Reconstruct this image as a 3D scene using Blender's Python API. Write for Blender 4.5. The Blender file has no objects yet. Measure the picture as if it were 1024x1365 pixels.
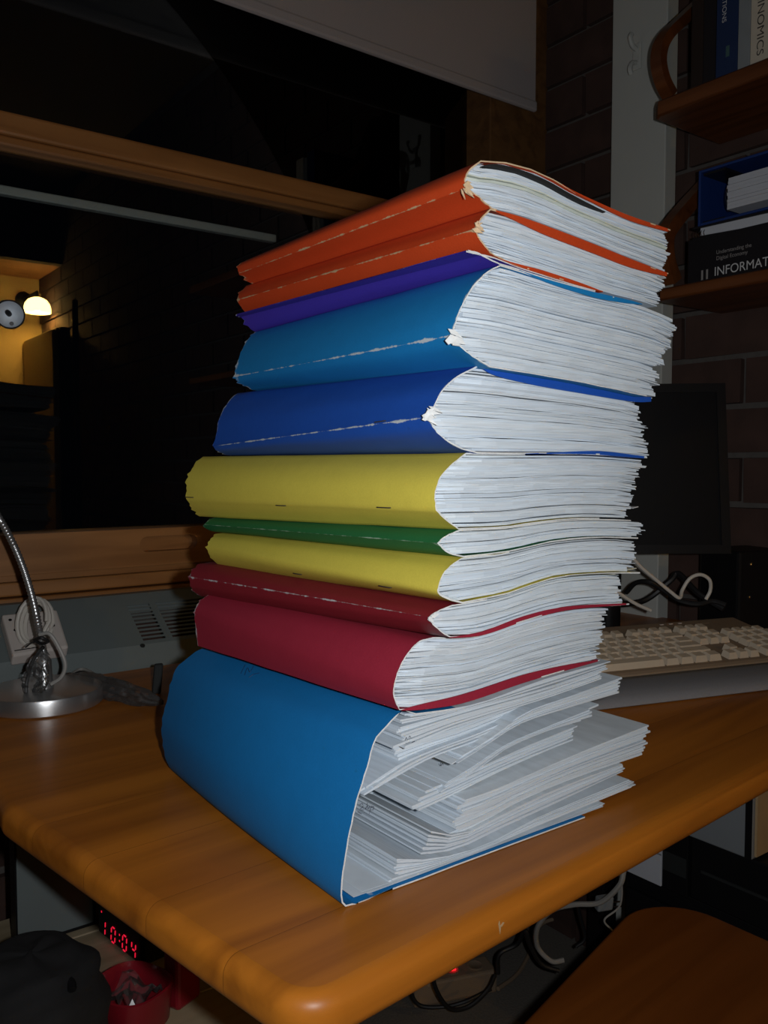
import bpy, bmesh, math, random
import numpy as np
from mathutils import Vector, noise as mnoise

# ---------------------------------------------------------------- camera, world, light, exposure
random.seed(7)
RNG = random.Random(11)
DESK = 0.73                      # desk top height
CAMZ = DESK + 0.284
F, CX, CY, HY = 1150.0, 512.0, 682.5, 620.0
PITCH = math.atan((CY - HY) / F)
scene = bpy.context.scene
cam_d = bpy.data.cameras.new('camera')
cam_d.sensor_fit = 'VERTICAL'; cam_d.sensor_height = 36.0
cam_d.lens = F / 1365.0 * 36.0
cam_d.clip_start = 0.01; cam_d.clip_end = 200
cam = bpy.data.objects.new('camera', cam_d)
scene.collection.objects.link(cam)
cam.location = (0, 0, CAMZ)
cam.rotation_euler = (math.pi / 2 - PITCH, 0, 0)
scene.camera = cam

world = bpy.data.worlds.new('night'); scene.world = world
world.use_nodes = True
world.node_tree.nodes['Background'].inputs[0].default_value = (0.35, 0.45, 0.7, 1)
world.node_tree.nodes['Background'].inputs[1].default_value = 0.0012

def area_light(name, loc, target, size, power, color, shape='RECTANGLE', size_y=None):
    d = bpy.data.lights.new(name, 'AREA'); d.energy = power; d.color = color
    d.shape = shape; d.size = size
    if size_y: d.size_y = size_y
    o = bpy.data.objects.new(name, d); scene.collection.objects.link(o)
    o.location = loc
    o.rotation_euler = (Vector(target) - Vector(loc)).to_track_quat('-Z', 'Y').to_euler()
    return o
# the camera's own flash, a small window just right of the lens
area_light('camera_flash', (0.042, 0.0, CAMZ + 0.012), (0.10, 1.0, CAMZ - 0.06), 0.012, 3.4, (0.97, 0.985, 1.0), size_y=0.018)
vs = scene.view_settings
vs.view_transform = 'Standard'; vs.look = 'None'; vs.exposure = 0.0; vs.gamma = 1.0
vs.use_curve_mapping = False
cy = scene.cycles
cy.max_bounces = 6; cy.diffuse_bounces = 3; cy.glossy_bounces = 4; cy.transparent_max_bounces = 12
cy.sample_clamp_indirect = 4.0

# ---------------------------------------------------------------- measuring helpers
FW = Vector((0, math.cos(PITCH), -math.sin(PITCH))); UPV = Vector((0, math.sin(PITCH), math.cos(PITCH)))
CAM = Vector((0, 0, CAMZ))
def ray(px, py):
    return FW + Vector((1, 0, 0)) * ((px - CX) / F) + UPV * ((CY - py) / F)
def on_z(px, py, z):
    d = ray(px, py); return CAM + d * ((z - CAMZ) / d.z)
def on_plane(px, py, p0, n):
    d = ray(px, py); return CAM + d * ((Vector(p0) - CAM).dot(n) / d.dot(n))
def at_y(px, py, y):
    d = ray(px, py); return CAM + d * (y / d.y)

# room frame: E runs along the window wall to the right, W comes out of that wall into the room
E = Vector((1.337, 1.0, 0)).normalized(); W = Vector((E.y, -E.x, 0))
WP = Vector((-0.453, 1.288, 0))                       # a point of the window wall
def wall_px(px, py, b=0.0):                           # a pixel on the plane at distance b from the window wall
    return on_plane(px, py, WP + W * b, W)
CORNER = wall_px(720, 620); CORNER.z = 0
def RM(a, b, z): return CORNER - E * a + W * b + Vector((0, 0, z))
def AB(p):
    d = Vector((p.x, p.y, 0)) - CORNER; return (-d.dot(E), d.dot(W))
def right_px(px, py, a=0.0):                          # a pixel on the plane at distance a from the right wall
    return on_plane(px, py, RM(a, 0, 0), E)

# ---------------------------------------------------------------- materials
def new_mat(name):
    m = bpy.data.materials.new(name); m.use_nodes = True
    nt = m.node_tree; return m, nt, nt.nodes['Principled BSDF']
def N(nt, t, **kw):
    n = nt.nodes.new(t)
    for k, v in kw.items(): setattr(n, k, v)
    return n
def rgba(c): return (c[0], c[1], c[2], 1)
def plain(name, color, rough=0.6, metal=0.0, var=0.12, scale=40.0, bump=0.0, emit=None, spec=0.5):
    m, nt, p = new_mat(name)
    tc = N(nt, 'ShaderNodeTexCoord'); nz = N(nt, 'ShaderNodeTexNoise')
    nz.inputs['Scale'].default_value = scale; nz.inputs['Detail'].default_value = 4
    nt.links.new(tc.outputs['Object'], nz.inputs['Vector'])
    mx = N(nt, 'ShaderNodeMix', data_type='RGBA')
    mx.inputs['A'].default_value = rgba([c * (1 - var) for c in color]); mx.inputs['B'].default_value = rgba([min(1, c * (1 + var)) for c in color])
    nt.links.new(nz.outputs['Fac'], mx.inputs['Factor']); nt.links.new(mx.outputs['Result'], p.inputs['Base Color'])
    p.inputs['Roughness'].default_value = rough; p.inputs['Metallic'].default_value = metal
    p.inputs['Specular IOR Level'].default_value = spec
    if bump:
        b = N(nt, 'ShaderNodeBump'); b.inputs['Strength'].default_value = bump; b.inputs['Distance'].default_value = 0.002
        nt.links.new(nz.outputs['Fac'], b.inputs['Height']); nt.links.new(b.outputs['Normal'], p.inputs['Normal'])
    if emit:
        p.inputs['Emission Color'].default_value = rgba(emit[0]); p.inputs['Emission Strength'].default_value = emit[1]
    return m
def wood(name, dark, light, axis, scale=6.0, rough=0.4, strips=0.0, bump=0.06, spec=0.5):
    """grain running along the horizontal world direction 'axis'"""
    m, nt, p = new_mat(name)
    geo = N(nt, 'ShaderNodeNewGeometry')
    mp = N(nt, 'ShaderNodeMapping'); mp.vector_type = 'TEXTURE'
    mp.inputs['Rotation'].default_value = (0, 0, math.atan2(axis[1], axis[0])); mp.inputs['Scale'].default_value = (14, 1, 1)
    nt.links.new(geo.outputs['Position'], mp.inputs['Vector'])
    nz = N(nt, 'ShaderNodeTexNoise'); nz.inputs['Scale'].default_value = scale * 6; nz.inputs['Detail'].default_value = 6; nz.inputs['Distortion'].default_value = 0.6
    nt.links.new(mp.outputs[0], nz.inputs['Vector'])
    rp = N(nt, 'ShaderNodeValToRGB')
    rp.color_ramp.elements[0].position = 0.3; rp.color_ramp.elements[0].color = rgba(dark)
    rp.color_ramp.elements[1].position = 0.62; rp.color_ramp.elements[1].color = rgba(light)
    nt.links.new(nz.outputs['Fac'], rp.inputs['Fac'])
    col = rp.outputs['Color']
    if strips:
        sx = N(nt, 'ShaderNodeSeparateXYZ'); nt.links.new(mp.outputs[0], sx.inputs[0])
        dv = N(nt, 'ShaderNodeMath', operation='DIVIDE'); dv.inputs[1].default_value = strips; nt.links.new(sx.outputs['Y'], dv.inputs[0])
        fl = N(nt, 'ShaderNodeMath', operation='FLOOR'); nt.links.new(dv.outputs[0], fl.inputs[0])
        wn = N(nt, 'ShaderNodeTexWhiteNoise', noise_dimensions='1D'); nt.links.new(fl.outputs[0], wn.inputs['W'])
        hv = N(nt, 'ShaderNodeHueSaturation'); mr = N(nt, 'ShaderNodeMapRange'); mr.inputs['To Min'].default_value = 0.88; mr.inputs['To Max'].default_value = 1.08
        nt.links.new(wn.outputs['Value'], mr.inputs['Value']); nt.links.new(mr.outputs[0], hv.inputs['Value']); nt.links.new(col, hv.inputs['Color'])
        fr = N(nt, 'ShaderNodeMath', operation='FRACT'); nt.links.new(dv.outputs[0], fr.inputs[0])
        lt = N(nt, 'ShaderNodeMath', operation='LESS_THAN'); lt.inputs[1].default_value = 0.004; nt.links.new(fr.outputs[0], lt.inputs[0])
        mk = N(nt, 'ShaderNodeMix', data_type='RGBA'); mk.inputs['B'].default_value = rgba([c * 0.35 for c in dark])
        nt.links.new(lt.outputs[0], mk.inputs['Factor']); nt.links.new(hv.outputs['Color'], mk.inputs['A'])
        col = mk.outputs['Result']
    nt.links.new(col, p.inputs['Base Color'])
    p.inputs['Roughness'].default_value = rough; p.inputs['Specular IOR Level'].default_value = spec
    b = N(nt, 'ShaderNodeBump'); b.inputs['Strength'].default_value = bump; b.inputs['Distance'].default_value = 0.002
    nt.links.new(nz.outputs['Fac'], b.inputs['Height']); nt.links.new(b.outputs['Normal'], p.inputs['Normal'])
    return m
def paper_mat(name='paper'):
    """paper leaves: per-leaf tone from the colour attribute, fine leaf edges as grain"""
    m, nt, p = new_mat(name)
    at = N(nt, 'ShaderNodeAttribute', attribute_name='tone')
    tc = N(nt, 'ShaderNodeTexCoord'); mp = N(nt, 'ShaderNodeMapping'); mp.inputs['Scale'].default_value = (25, 25, 1500)
    nt.links.new(tc.outputs['Object'], mp.inputs['Vector'])
    nz = N(nt, 'ShaderNodeTexNoise'); nz.inputs['Scale'].default_value = 1.0; nz.inputs['Detail'].default_value = 3
    nt.links.new(mp.outputs[0], nz.inputs['Vector'])
    mr = N(nt, 'ShaderNodeMapRange'); mr.inputs['From Min'].default_value = 0.3; mr.inputs['From Max'].default_value = 0.7
    mr.inputs['To Min'].default_value = 0.86; mr.inputs['To Max'].default_value = 1.04
    nt.links.new(nz.outputs['Fac'], mr.inputs['Value'])
    hv = N(nt, 'ShaderNodeHueSaturation'); nt.links.new(at.outputs['Color'], hv.inputs['Color']); nt.links.new(mr.outputs[0], hv.inputs['Value'])
    nt.links.new(hv.outputs['Color'], p.inputs['Base Color']); p.inputs['Roughness'].default_value = 0.85
    p.inputs['Specular IOR Level'].default_value = 0.2
    return m
def card_mat(name, color, worn=(0.55, 0.60, 0.63), width=0.0015):
    """cover card: coloured, white where the crease and the end have been rubbed through"""
    m, nt, p = new_mat(name)
    tc = N(nt, 'ShaderNodeTexCoord')
    n1 = N(nt, 'ShaderNodeTexNoise'); n1.inputs['Scale'].default_value = 70; n1.inputs['Detail'].default_value = 8; n1.inputs['Roughness'].default_value = 0.7
    n2 = N(nt, 'ShaderNodeTexNoise'); n2.inputs['Scale'].default_value = 900; n2.inputs['Detail'].default_value = 2
    for n in (n1, n2): nt.links.new(tc.outputs['Object'], n.inputs['Vector'])
    base = N(nt, 'ShaderNodeMix', data_type='RGBA')
    base.inputs['A'].default_value = rgba([c * 0.82 for c in color]); base.inputs['B'].default_value = rgba([min(1, c * 1.14 + 0.004) for c in color])
    mm = N(nt, 'ShaderNodeMath', operation='ADD'); nt.links.new(n1.outputs['Fac'], mm.inputs[0]); nt.links.new(n2.outputs['Fac'], mm.inputs[1])
    hf = N(nt, 'ShaderNodeMath', operation='MULTIPLY'); hf.inputs[1].default_value = 0.5; nt.links.new(mm.outputs[0], hf.inputs[0])
    nt.links.new(hf.outputs[0], base.inputs['Factor'])
    at = N(nt, 'ShaderNodeAttribute', attribute_name='wear')      # metres to the nearest rubbed line
    th = N(nt, 'ShaderNodeMapRange'); th.inputs['From Min'].default_value = 0.42; th.inputs['From Max'].default_value = 0.72
    th.inputs['To Min'].default_value = 0.0; th.inputs['To Max'].default_value = width
    nt.links.new(n1.outputs['Fac'], th.inputs['Value'])
    sb = N(nt, 'ShaderNodeMath', operation='SUBTRACT'); nt.links.new(th.outputs[0], sb.inputs[0]); nt.links.new(at.outputs['Fac'], sb.inputs[1])
    sc = N(nt, 'ShaderNodeMath', operation='MULTIPLY'); sc.inputs[1].default_value = 1400; sc.use_clamp = True; nt.links.new(sb.outputs[0], sc.inputs[0])
    mx = N(nt, 'ShaderNodeMix', data_type='RGBA'); mx.inputs['B'].default_value = rgba(worn)
    nt.links.new(sc.outputs[0], mx.inputs['Factor']); nt.links.new(base.outputs['Result'], mx.inputs['A'])
    nt.links.new(mx.outputs['Result'], p.inputs['Base Color'])
    p.inputs['Roughness'].default_value = 0.62; p.inputs['Specular IOR Level'].default_value = 0.3
    b = N(nt, 'ShaderNodeBump'); b.inputs['Strength'].default_value = 0.12; b.inputs['Distance'].default_value = 0.001
    nt.links.new(n2.outputs['Fac'], b.inputs['Height']); nt.links.new(b.outputs['Normal'], p.inputs['Normal'])
    return m
def glass_mat(name, refl=1.75, tint=(0.92, 0.95, 0.95)):
    m = bpy.data.materials.new(name); m.use_nodes = True; nt = m.node_tree
    nt.nodes.remove(nt.nodes['Principled BSDF']); out = nt.nodes['Material Output']
    t = N(nt, 'ShaderNodeBsdfTransparent'); t.inputs[0].default_value = rgba(tint)
    g = N(nt, 'ShaderNodeBsdfGlossy'); g.inputs['Roughness'].default_value = 0.0; g.inputs[0].default_value = (1, 1, 1, 1)
    f = N(nt, 'ShaderNodeFresnel'); f.inputs[0].default_value = refl
    mx = N(nt, 'ShaderNodeMixShader')
    nt.links.new(f.outputs[0], mx.inputs[0]); nt.links.new(t.outputs[0], mx.inputs[1]); nt.links.new(g.outputs[0], mx.inputs[2])
    nt.links.new(mx.outputs[0], out.inputs[0])
    return m
def film_mat(name):
    m = bpy.data.materials.new(name); m.use_nodes = True; nt = m.node_tree
    nt.nodes.remove(nt.nodes['Principled BSDF']); out = nt.nodes['Material Output']
    t = N(nt, 'ShaderNodeBsdfTransparent'); t.inputs[0].default_value = (0.99, 0.99, 0.99, 1)
    g = N(nt, 'ShaderNodeBsdfGlossy'); g.inputs['Roughness'].default_value = 0.17
    d = N(nt, 'ShaderNodeBsdfDiffuse'); d.inputs[0].default_value = (0.5, 0.5, 0.5, 1)
    lw = N(nt, 'ShaderNodeLayerWeight'); lw.inputs[0].default_value = 0.28
    m1 = N(nt, 'ShaderNodeMixShader'); nt.links.new(lw.outputs['Fresnel'], m1.inputs[0]); nt.links.new(t.outputs[0], m1.inputs[1]); nt.links.new(g.outputs[0], m1.inputs[2])
    m2 = N(nt, 'ShaderNodeMixShader'); m2.inputs[0].default_value = 0.07; nt.links.new(m1.outputs[0], m2.inputs[1]); nt.links.new(d.outputs[0], m2.inputs[2])
    nt.links.new(m2.outputs[0], out.inputs[0])
    return m

DESK_AX = Vector((1.146, 1.0, 0)).normalized()
M = dict(
    paper=paper_mat(), core=plain('worn_card_core', (0.66, 0.68, 0.68), 0.9, var=0.25, scale=300),
    core_warm=plain('worn_orange_core', (0.58, 0.42, 0.26), 0.9, var=0.3, scale=300),
    desk=wood('desk_wood', (0.26, 0.078, 0.008), (0.48, 0.158, 0.015), DESK_AX, 4.0, 0.40, strips=0.085, spec=0.3),
    window_wood=wood('window_wood', (0.25, 0.10, 0.026), (0.38, 0.165, 0.05), E, 7.0, 0.45),
    jamb_wood=wood('dark_jamb_wood', (0.10, 0.045, 0.014), (0.17, 0.08, 0.026), (0, 1), 7.0, 0.5),
    shelf_wood=wood('shelf_wood', (0.085, 0.023, 0.005), (0.16, 0.048, 0.011), W, 7.0, 0.4),
    pale_wood=wood('pale_wood', (0.28, 0.22, 0.13), (0.42, 0.34, 0.22), E, 5.0, 0.55),
    chair_wood=wood('chair_ply', (0.15, 0.042, 0.006), (0.21, 0.062, 0.010), DESK_AX, 4.0, 0.4, spec=0.3),
    brick=plain('red_brick', (0.058, 0.030, 0.023), 0.9, var=0.5, scale=22, bump=0.6),
    mortar=plain('mortar', (0.10, 0.09, 0.082), 0.95, var=0.25, scale=70, bump=0.5),
    white_paint=plain('grey_white_paint', (0.54, 0.555, 0.52), 0.6, var=0.06, scale=12),
    grey_paint=plain('grey_enamel', (0.155, 0.185, 0.185), 0.5, var=0.06, scale=30),
    dark_gap=plain('dark_gap', (0.012, 0.014, 0.014), 0.8),
    blind=plain('blind_fabric', (0.42, 0.375, 0.37), 0.85, var=0.1, scale=700, bump=0.2),
    alu=plain('dull_aluminium', (0.36, 0.37, 0.36), 0.5, 0.2, var=0.05),
    reflector=plain('dull_reflector', (0.62, 0.68, 0.74), 0.45, 0.15, var=0.12, scale=150),
    silver=plain('satin_silver', (0.62, 0.63, 0.64), 0.32, 0.9, var=0.04),
    chrome=plain('chrome', (0.75, 0.76, 0.78), 0.12, 1.0, var=0.02),
    black=plain('black_plastic', (0.008, 0.008, 0.009), 0.42, var=0.15, spec=0.2),
    black_matt=plain('black_matt', (0.008, 0.008, 0.009), 0.9, var=0.3, scale=60, bump=0.5),
    screen=plain('dark_screen', (0.004, 0.004, 0.005), 0.5, var=0.1, spec=0.15),
    beige=plain('beige_plastic', (0.27, 0.195, 0.13), 0.7, var=0.05, scale=90),
    key=plain('key_plastic', (0.60, 0.50, 0.38), 0.7, var=0.06, scale=80, spec=0.15),
    rest=plain('grey_gel', (0.24, 0.245, 0.265), 0.6, var=0.1, scale=300),
    white_plastic=plain('white_plastic', (0.62, 0.56, 0.52), 0.4, var=0.04),
    white_cable=plain('white_cable', (0.62, 0.58, 0.52), 0.5, var=0.04),
    grey_cable=plain('grey_cable', (0.32, 0.31, 0.29), 0.5, var=0.04),
    black_cable=plain('black_cable', (0.012, 0.012, 0.013), 0.5),
    film=film_mat('clear_film'), glass=glass_mat('window_glass'),
    carpet=plain('floor_carpet', (0.16, 0.145, 0.125), 0.95, var=0.3, scale=220, bump=0.6),
    red=plain('red_plastic', (0.20, 0.008, 0.016), 0.3, var=0.1),
    led=plain('red_led', (0.6, 0.0, 0.0), 0.4, emit=((1.0, 0.01, 0.02), 2.6)),
    digit=plain('clock_digit', (0.4, 0.0, 0.01), 0.4, emit=((1.0, 0.012, 0.05), 0.75)),
    navy=plain('navy_cover', (0.012, 0.030, 0.095), 0.5), cream=plain('cream_cover', (0.62, 0.55, 0.44), 0.55),
    greybook=plain('grey_cover', (0.26, 0.28, 0.29), 0.5), darkbook=plain('black_brown_cover', (0.022, 0.013, 0.010), 0.5),
    binder=plain('blue_binder', (0.008, 0.034, 0.17), 0.45), cover_black=plain('black_cover', (0.012, 0.011, 0.014), 0.35),
    ink=plain('dark_print', (0.05, 0.045, 0.04), 0.6), white_ink=plain('white_print', (0.62, 0.62, 0.62), 0.6),
    grey_ink=plain('grey_print', (0.30, 0.28, 0.27), 0.6), blue_ink=plain('pen_ink', (0.03, 0.03, 0.06), 0.7),
    teal_ink=plain('faint_green_print', (0.05, 0.11, 0.11), 0.7),
    carton=plain('grey_carton', (0.22, 0.24, 0.255), 0.6, var=0.05), tan=plain('tan_card', (0.42, 0.29, 0.15), 0.8),
    white_sheet=plain('white_label', (0.55, 0.57, 0.62), 0.7, var=0.04),
    cream_wall=plain('cream_plaster', (0.70, 0.52, 0.22), 0.85, var=0.06, scale=6),
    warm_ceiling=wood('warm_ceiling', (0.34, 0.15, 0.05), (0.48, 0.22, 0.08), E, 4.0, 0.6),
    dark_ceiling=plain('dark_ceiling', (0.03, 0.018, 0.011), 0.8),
    plaster=plain('plaster', (0.30, 0.24, 0.18), 0.9, var=0.06),
    cream_cab=plain('cream_cabinet', (0.50, 0.40, 0.20), 0.5, var=0.04),
    shade=plain('lit_glass_shade', (0.9, 0.8, 0.5), 0.5, emit=((1.0, 0.70, 0.22), 26.0)),
    steel=plain('staple_steel', (0.16, 0.15, 0.13), 0.4, 0.8),
)

# ---------------------------------------------------------------- object helpers
def link(o): scene.collection.objects.link(o); return o
def tag(o, label, cat, group=None):
    o['label'] = label; o['category'] = cat
    if group: o['group'] = group
    return o
def thing(name, label, cat, loc, group=None):
    o = link(bpy.data.objects.new(name, None)); o.empty_display_size = 0.05
    o.location = loc
    return tag(o, label, cat, group)
def base_of(parent):
    v = Vector((0, 0, 0))
    while parent is not None: v += parent.location; parent = parent.parent
    return v
class MB:
    def __init__(s): s.v = []; s.f = []; s.m = []; s.t = []; s.w = []
    def add(s, verts, faces, mi=0, tone=None, wear=None):
        o = len(s.v); s.v += [tuple(p) for p in verts]; s.f += [tuple(i + o for i in f) for f in faces]
        s.m += ([mi] * len(faces) if isinstance(mi, int) else list(mi))
        s.t += [tone or (1, 1, 1)] * len(verts); s.w += (wear if wear is not None else [1.0] * len(verts))
        return s
    def hexa(s, c, mi=0):   # 8 corners: bottom 0-3, top 4-7
        return s.add(c, [(3, 2, 1, 0), (4, 5, 6, 7), (0, 1, 5, 4), (1, 2, 6, 5), (2, 3, 7, 6), (3, 0, 4, 7)], mi)
    def rbox(s, a0, a1, b0, b1, z0, z1, mi=0):  # box in the room frame
        return s.hexa([RM(a1, b1, z0), RM(a0, b1, z0), RM(a0, b0, z0), RM(a1, b0, z0), RM(a1, b1, z1), RM(a0, b1, z1), RM(a0, b0, z1), RM(a1, b0, z1)], mi)
    def obox(s, o, x, y, z, mi=0):   # box from an origin corner and three edge vectors (right-handed)
        o, x, y, z = Vector(o), Vector(x), Vector(y), Vector(z)
        return s.hexa([o, o + x, o + x + y, o + y, o + z, o + x + z, o + x + y + z, o + y + z], mi)
    def prism(s, pts, d, mi=0):      # polygon swept along d
        n = len(pts); d = Vector(d); p2 = [Vector(p) + d for p in pts]
        return s.add(list(pts) + p2, [tuple(reversed(range(n))), tuple(range(n, 2 * n))] + [(i, (i + 1) % n, n + (i + 1) % n, n + i) for i in range(n)], mi)
    def tube(s, pts, r, n=8, mi=0, closed=False, cap=True):
        pts = [Vector(p) for p in pts]; k = len(pts); vs = []; prev = None
        rr = r if callable(r) else (lambda i: r)
        for i, p in enumerate(pts):
            a = pts[(i + 1) % k] if (closed or i < k - 1) else p; b = pts[i - 1] if (closed or i > 0) else p
            t = (a - b).normalized() if (a - b).length > 1e-9 else Vector((0, 0, 1))
            if prev is None:
                u = t.orthogonal().normalized()
            else:
                u = (prev - t * prev.dot(t)); u = u.normalized() if u.length > 1e-6 else t.orthogonal().normalized()
            prev = u; w = t.cross(u)
            vs += [p + (u * math.cos(q) + w * math.sin(q)) * rr(i) for q in (2 * math.pi * j / n for j in range(n))]
        fs = []
        for i in range(k if closed else k - 1):
            a, b = i * n, ((i + 1) % k) * n
            fs += [(a + j, a + (j + 1) % n, b + (j + 1) % n, b + j) for j in range(n)]
        if cap and not closed: fs += [tuple(reversed(range(n))), tuple(range((k - 1) * n, k * n))]
        return s.add(vs, fs, mi)
    def lathe(s, c, prof, n=32, mi=0, ax=Vector((0, 0, 1)), cap0=True, cap1=True):
        c = Vector(c); ax = Vector(ax).normalized(); u = ax.orthogonal().normalized(); w = ax.cross(u); vs = []
        for r, h in prof: vs += [c + ax * h + (u * math.cos(q) + w * math.sin(q)) * r for q in (2 * math.pi * j / n for j in range(n))]
        k = len(prof); fs = []
        for i in range(k - 1): fs += [(i * n + j, i * n + (j + 1) % n, (i + 1) * n + (j + 1) % n, (i + 1) * n + j) for j in range(n)]
        if cap0 and prof[0][0] > 1e-5: fs.append(tuple(reversed(range(n))))
        if cap1 and prof[-1][0] > 1e-5: fs.append(tuple(range((k - 1) * n, k * n)))
        return s.add(vs, fs, mi)
    def build(s, name, mats, parent=None, smooth=False, kind=None, bevel=0.0, seg=2, angle=40, sub=0, label=None, origin=None):
        org = base_of(parent) if parent is not None else (Vector(origin) if origin is not None else Vector((0, 0, 0)))
        me = bpy.data.meshes.new(name)
        me.from_pydata([tuple(Vector(p) - org) for p in s.v], [], s.f)
        if not isinstance(mats, (list, tuple)): mats = [mats]
        for m in mats: me.materials.append(m)
        me.polygons.foreach_set('material_index', s.m)
        if any(t != (1, 1, 1) for t in s.t):
            at = me.attributes.new('tone', 'FLOAT_COLOR', 'POINT')
            at.data.foreach_set('color', [c for t in s.t for c in (t[0], t[1], t[2], 1.0)])
        if any(x != 1.0 for x in s.w) or any(m.name.endswith('_card') for m in mats):
            at = me.attributes.new('wear', 'FLOAT', 'POINT'); at.data.foreach_set('value', s.w)
        if smooth: me.polygons.foreach_set('use_smooth', [True] * len(me.polygons))
        me.update()
        o = link(bpy.data.objects.new(name, me))
        if parent is not None: o.parent = parent
        else: o.location = org
        if bevel:
            bm = o.modifiers.new('bevel', 'BEVEL'); bm.width = bevel; bm.segments = seg; bm.limit_method = 'ANGLE'; bm.angle_limit = math.radians(angle)
        if sub:
            sm = o.modifiers.new('sub', 'SUBSURF'); sm.levels = sub; sm.render_levels = sub
        if smooth and not sub:
            try:
                me.set_sharp_from_angle(angle=math.radians(angle))
            except Exception: pass
        if kind: o['kind'] = kind
        if label: o['label'] = label
        return o
def structure(name, mb, mats, parent=None, **kw):
    return mb.build(name, mats, parent, kind=None if parent else 'structure', **kw)
def spline(pts, n=8):
    """Catmull-Rom through points"""
    P = [Vector(p) for p in pts]; P = [P[0] * 2 - P[1]] + P + [P[-1] * 2 - P[-2]]; out = []
    for i in range(1, len(P) - 2):
        for k in range(n):
            t = k / n; a, b, c, d = P[i - 1], P[i], P[i + 1], P[i + 2]
            out.append(0.5 * ((2 * b) + (c - a) * t + (2 * a - 5 * b + 4 * c - d) * t * t + (3 * b - a - 3 * c + d) * t ** 3))
    out.append(P[-2]); return out
def text_mesh(name, body, mat, parent, origin, xdir, ydir, height, extrude=0.0003, stretch=1.0, label=None):
    cu = bpy.data.curves.new(name, 'FONT'); cu.body = body; cu.size = 1.0; cu.extrude = 0.0
    tmp = link(bpy.data.objects.new(name + '_tmp', cu)); dg = bpy.context.evaluated_depsgraph_get()
    me = bpy.data.meshes.new_from_object(tmp.evaluated_get(dg)); bpy.data.objects.remove(tmp); bpy.data.curves.remove(cu)
    x = Vector(xdir).normalized(); y = Vector(ydir).normalized(); z = x.cross(y); k = height / 0.7; org = base_of(parent)
    for v in me.vertices:
        c = v.co.copy(); v.co = Vector(origin) + x * c.x * k * stretch + y * c.y * k + z * extrude - org
    me.materials.clear(); me.materials.append(mat); me.name = name
    o = link(bpy.data.objects.new(name, me)); o.parent = parent
    if label: o['label'] = label
    return o

# ---------------------------------------------------------------- the room
ROOM_A, ROOM_B, CEIL = 3.2, 3.78, 2.45
s = MB(); s.rbox(-0.1, ROOM_A, -0.1, ROOM_B, -0.05, 0); structure('floor', s, M['carpet'])
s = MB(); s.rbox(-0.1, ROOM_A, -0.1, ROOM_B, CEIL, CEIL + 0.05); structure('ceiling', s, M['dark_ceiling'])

# window wall: sill height, head height, window openings
p_sill = wall_px(0, 790); p_rail_top = wall_px(12, 712); p_tr_top = wall_px(0, 149); p_tr_bot = wall_px(0, 187)
Z_SILL = p_sill.z; Z_RAIL = p_rail_top.z; Z_TT = p_tr_top.z; Z_TB = p_tr_bot.z; Z_HEAD = 2.15
a_jamb = AB(wall_px(648, 200))[0]; A_LEFT = 2.1
wall_f = MB()
wall_f.rbox(0, ROOM_A, -0.12, -0.004, 0, Z_SILL - 0.02); wall_f.rbox(0, ROOM_A, -0.12, 0, Z_HEAD, CEIL)
wall_f.rbox(A_LEFT, ROOM_A, -0.12, 0, Z_SILL - 0.02, Z_HEAD)
wall_front = structure('wall_front', wall_f, M['mortar'])

win = link(bpy.data.objects.new('window_1', None)); win.location = RM(1.0, 0, Z_SILL); win['kind'] = 'structure'
def wpart(name, a0, a1, b0, b1, z0, z1, mat, bev=0.003):
    q = MB(); q.rbox(a0, a1, b0, b1, z0, z1); return q.build(name, mat, win, bevel=bev)
wpart('jamb', 0.0, a_jamb, -0.10, 0.012, Z_SILL, Z_HEAD, M['jamb_wood'])
wpart('jamb', A_LEFT - 0.07, A_LEFT, -0.10, 0.012, Z_SILL, Z_HEAD, M['window_wood'])
wpart('head_rail', a_jamb, A_LEFT - 0.07, -0.10, 0.0, Z_HEAD - 0.07, Z_HEAD, M['window_wood'])
wpart('transom', a_jamb, A_LEFT - 0.07, -0.07, 0.010, Z_TB + 0.007, Z_TT, M['window_wood'], 0.004)
wpart('transom_bead', a_jamb, A_LEFT - 0.07, -0.03, 0.004, Z_TB - 0.006, Z_TB + 0.007, M['window_wood'], 0.003)
# bottom rail of the sliding sash, with a routed finger pull
zr0 = Z_RAIL - 0.058
gl = AB(wall_px(258, 722))[0]; gr = AB(wall_px(182, 722))[0]
zg0 = wall_px(220, 733).z; zg1 = wall_px(220, 713).z
q = MB()
def rail_with_groove():
    a0, a1 = a_jamb, A_LEFT - 0.07; b0, b1 = -0.045, 0.014; dg = 0.020
    q.rbox(a0, a1, b0, b1 - dg, zr0, Z_RAIL)                       # body behind the face
    # face plate around the finger pull
    cz = (zg0 + zg1) / 2; r = (zg1 - zg0) / 2
    q.rbox(a0, gl - 0.0, b1 - dg, b1, zr0, Z_RAIL); q.rbox(gr, a1, b1 - dg, b1, zr0, Z_RAIL)
    q.rbox(gl, gr, b1 - dg, b1, zr0, zg0); q.rbox(gl, gr, b1 - dg, b1, zg1, Z_RAIL)
    for sgn, ac, ae in ((1, gr - r, gr), (-1, gl + r, gl)):            # rounded ends of the groove
        for top in (1, -1):
            arc = [RM(ac + sgn * r * math.sin(t), b1 - dg, cz + top * r * math.cos(t)) for t in [k * math.pi / 16 for k in range(9)]]
            corner = RM(ae, b1 - dg, cz + top * r)
            pts = arc + [corner]
            if sgn * top > 0: pts = pts[::-1]
            q.prism(pts, W * dg)
rail_with_groove()
q.build('sash_bottom_rail', M['window_wood'], win)
wpart('sash_track', a_jamb, A_LEFT - 0.07, -0.05, -0.005, Z_SILL, zr0, M['window_wood'])
wpart('sill_bead', a_jamb, A_LEFT - 0.07, 0.0, 0.016, zr0 - 0.030, zr0 - 0.010, M['window_wood'])
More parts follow.
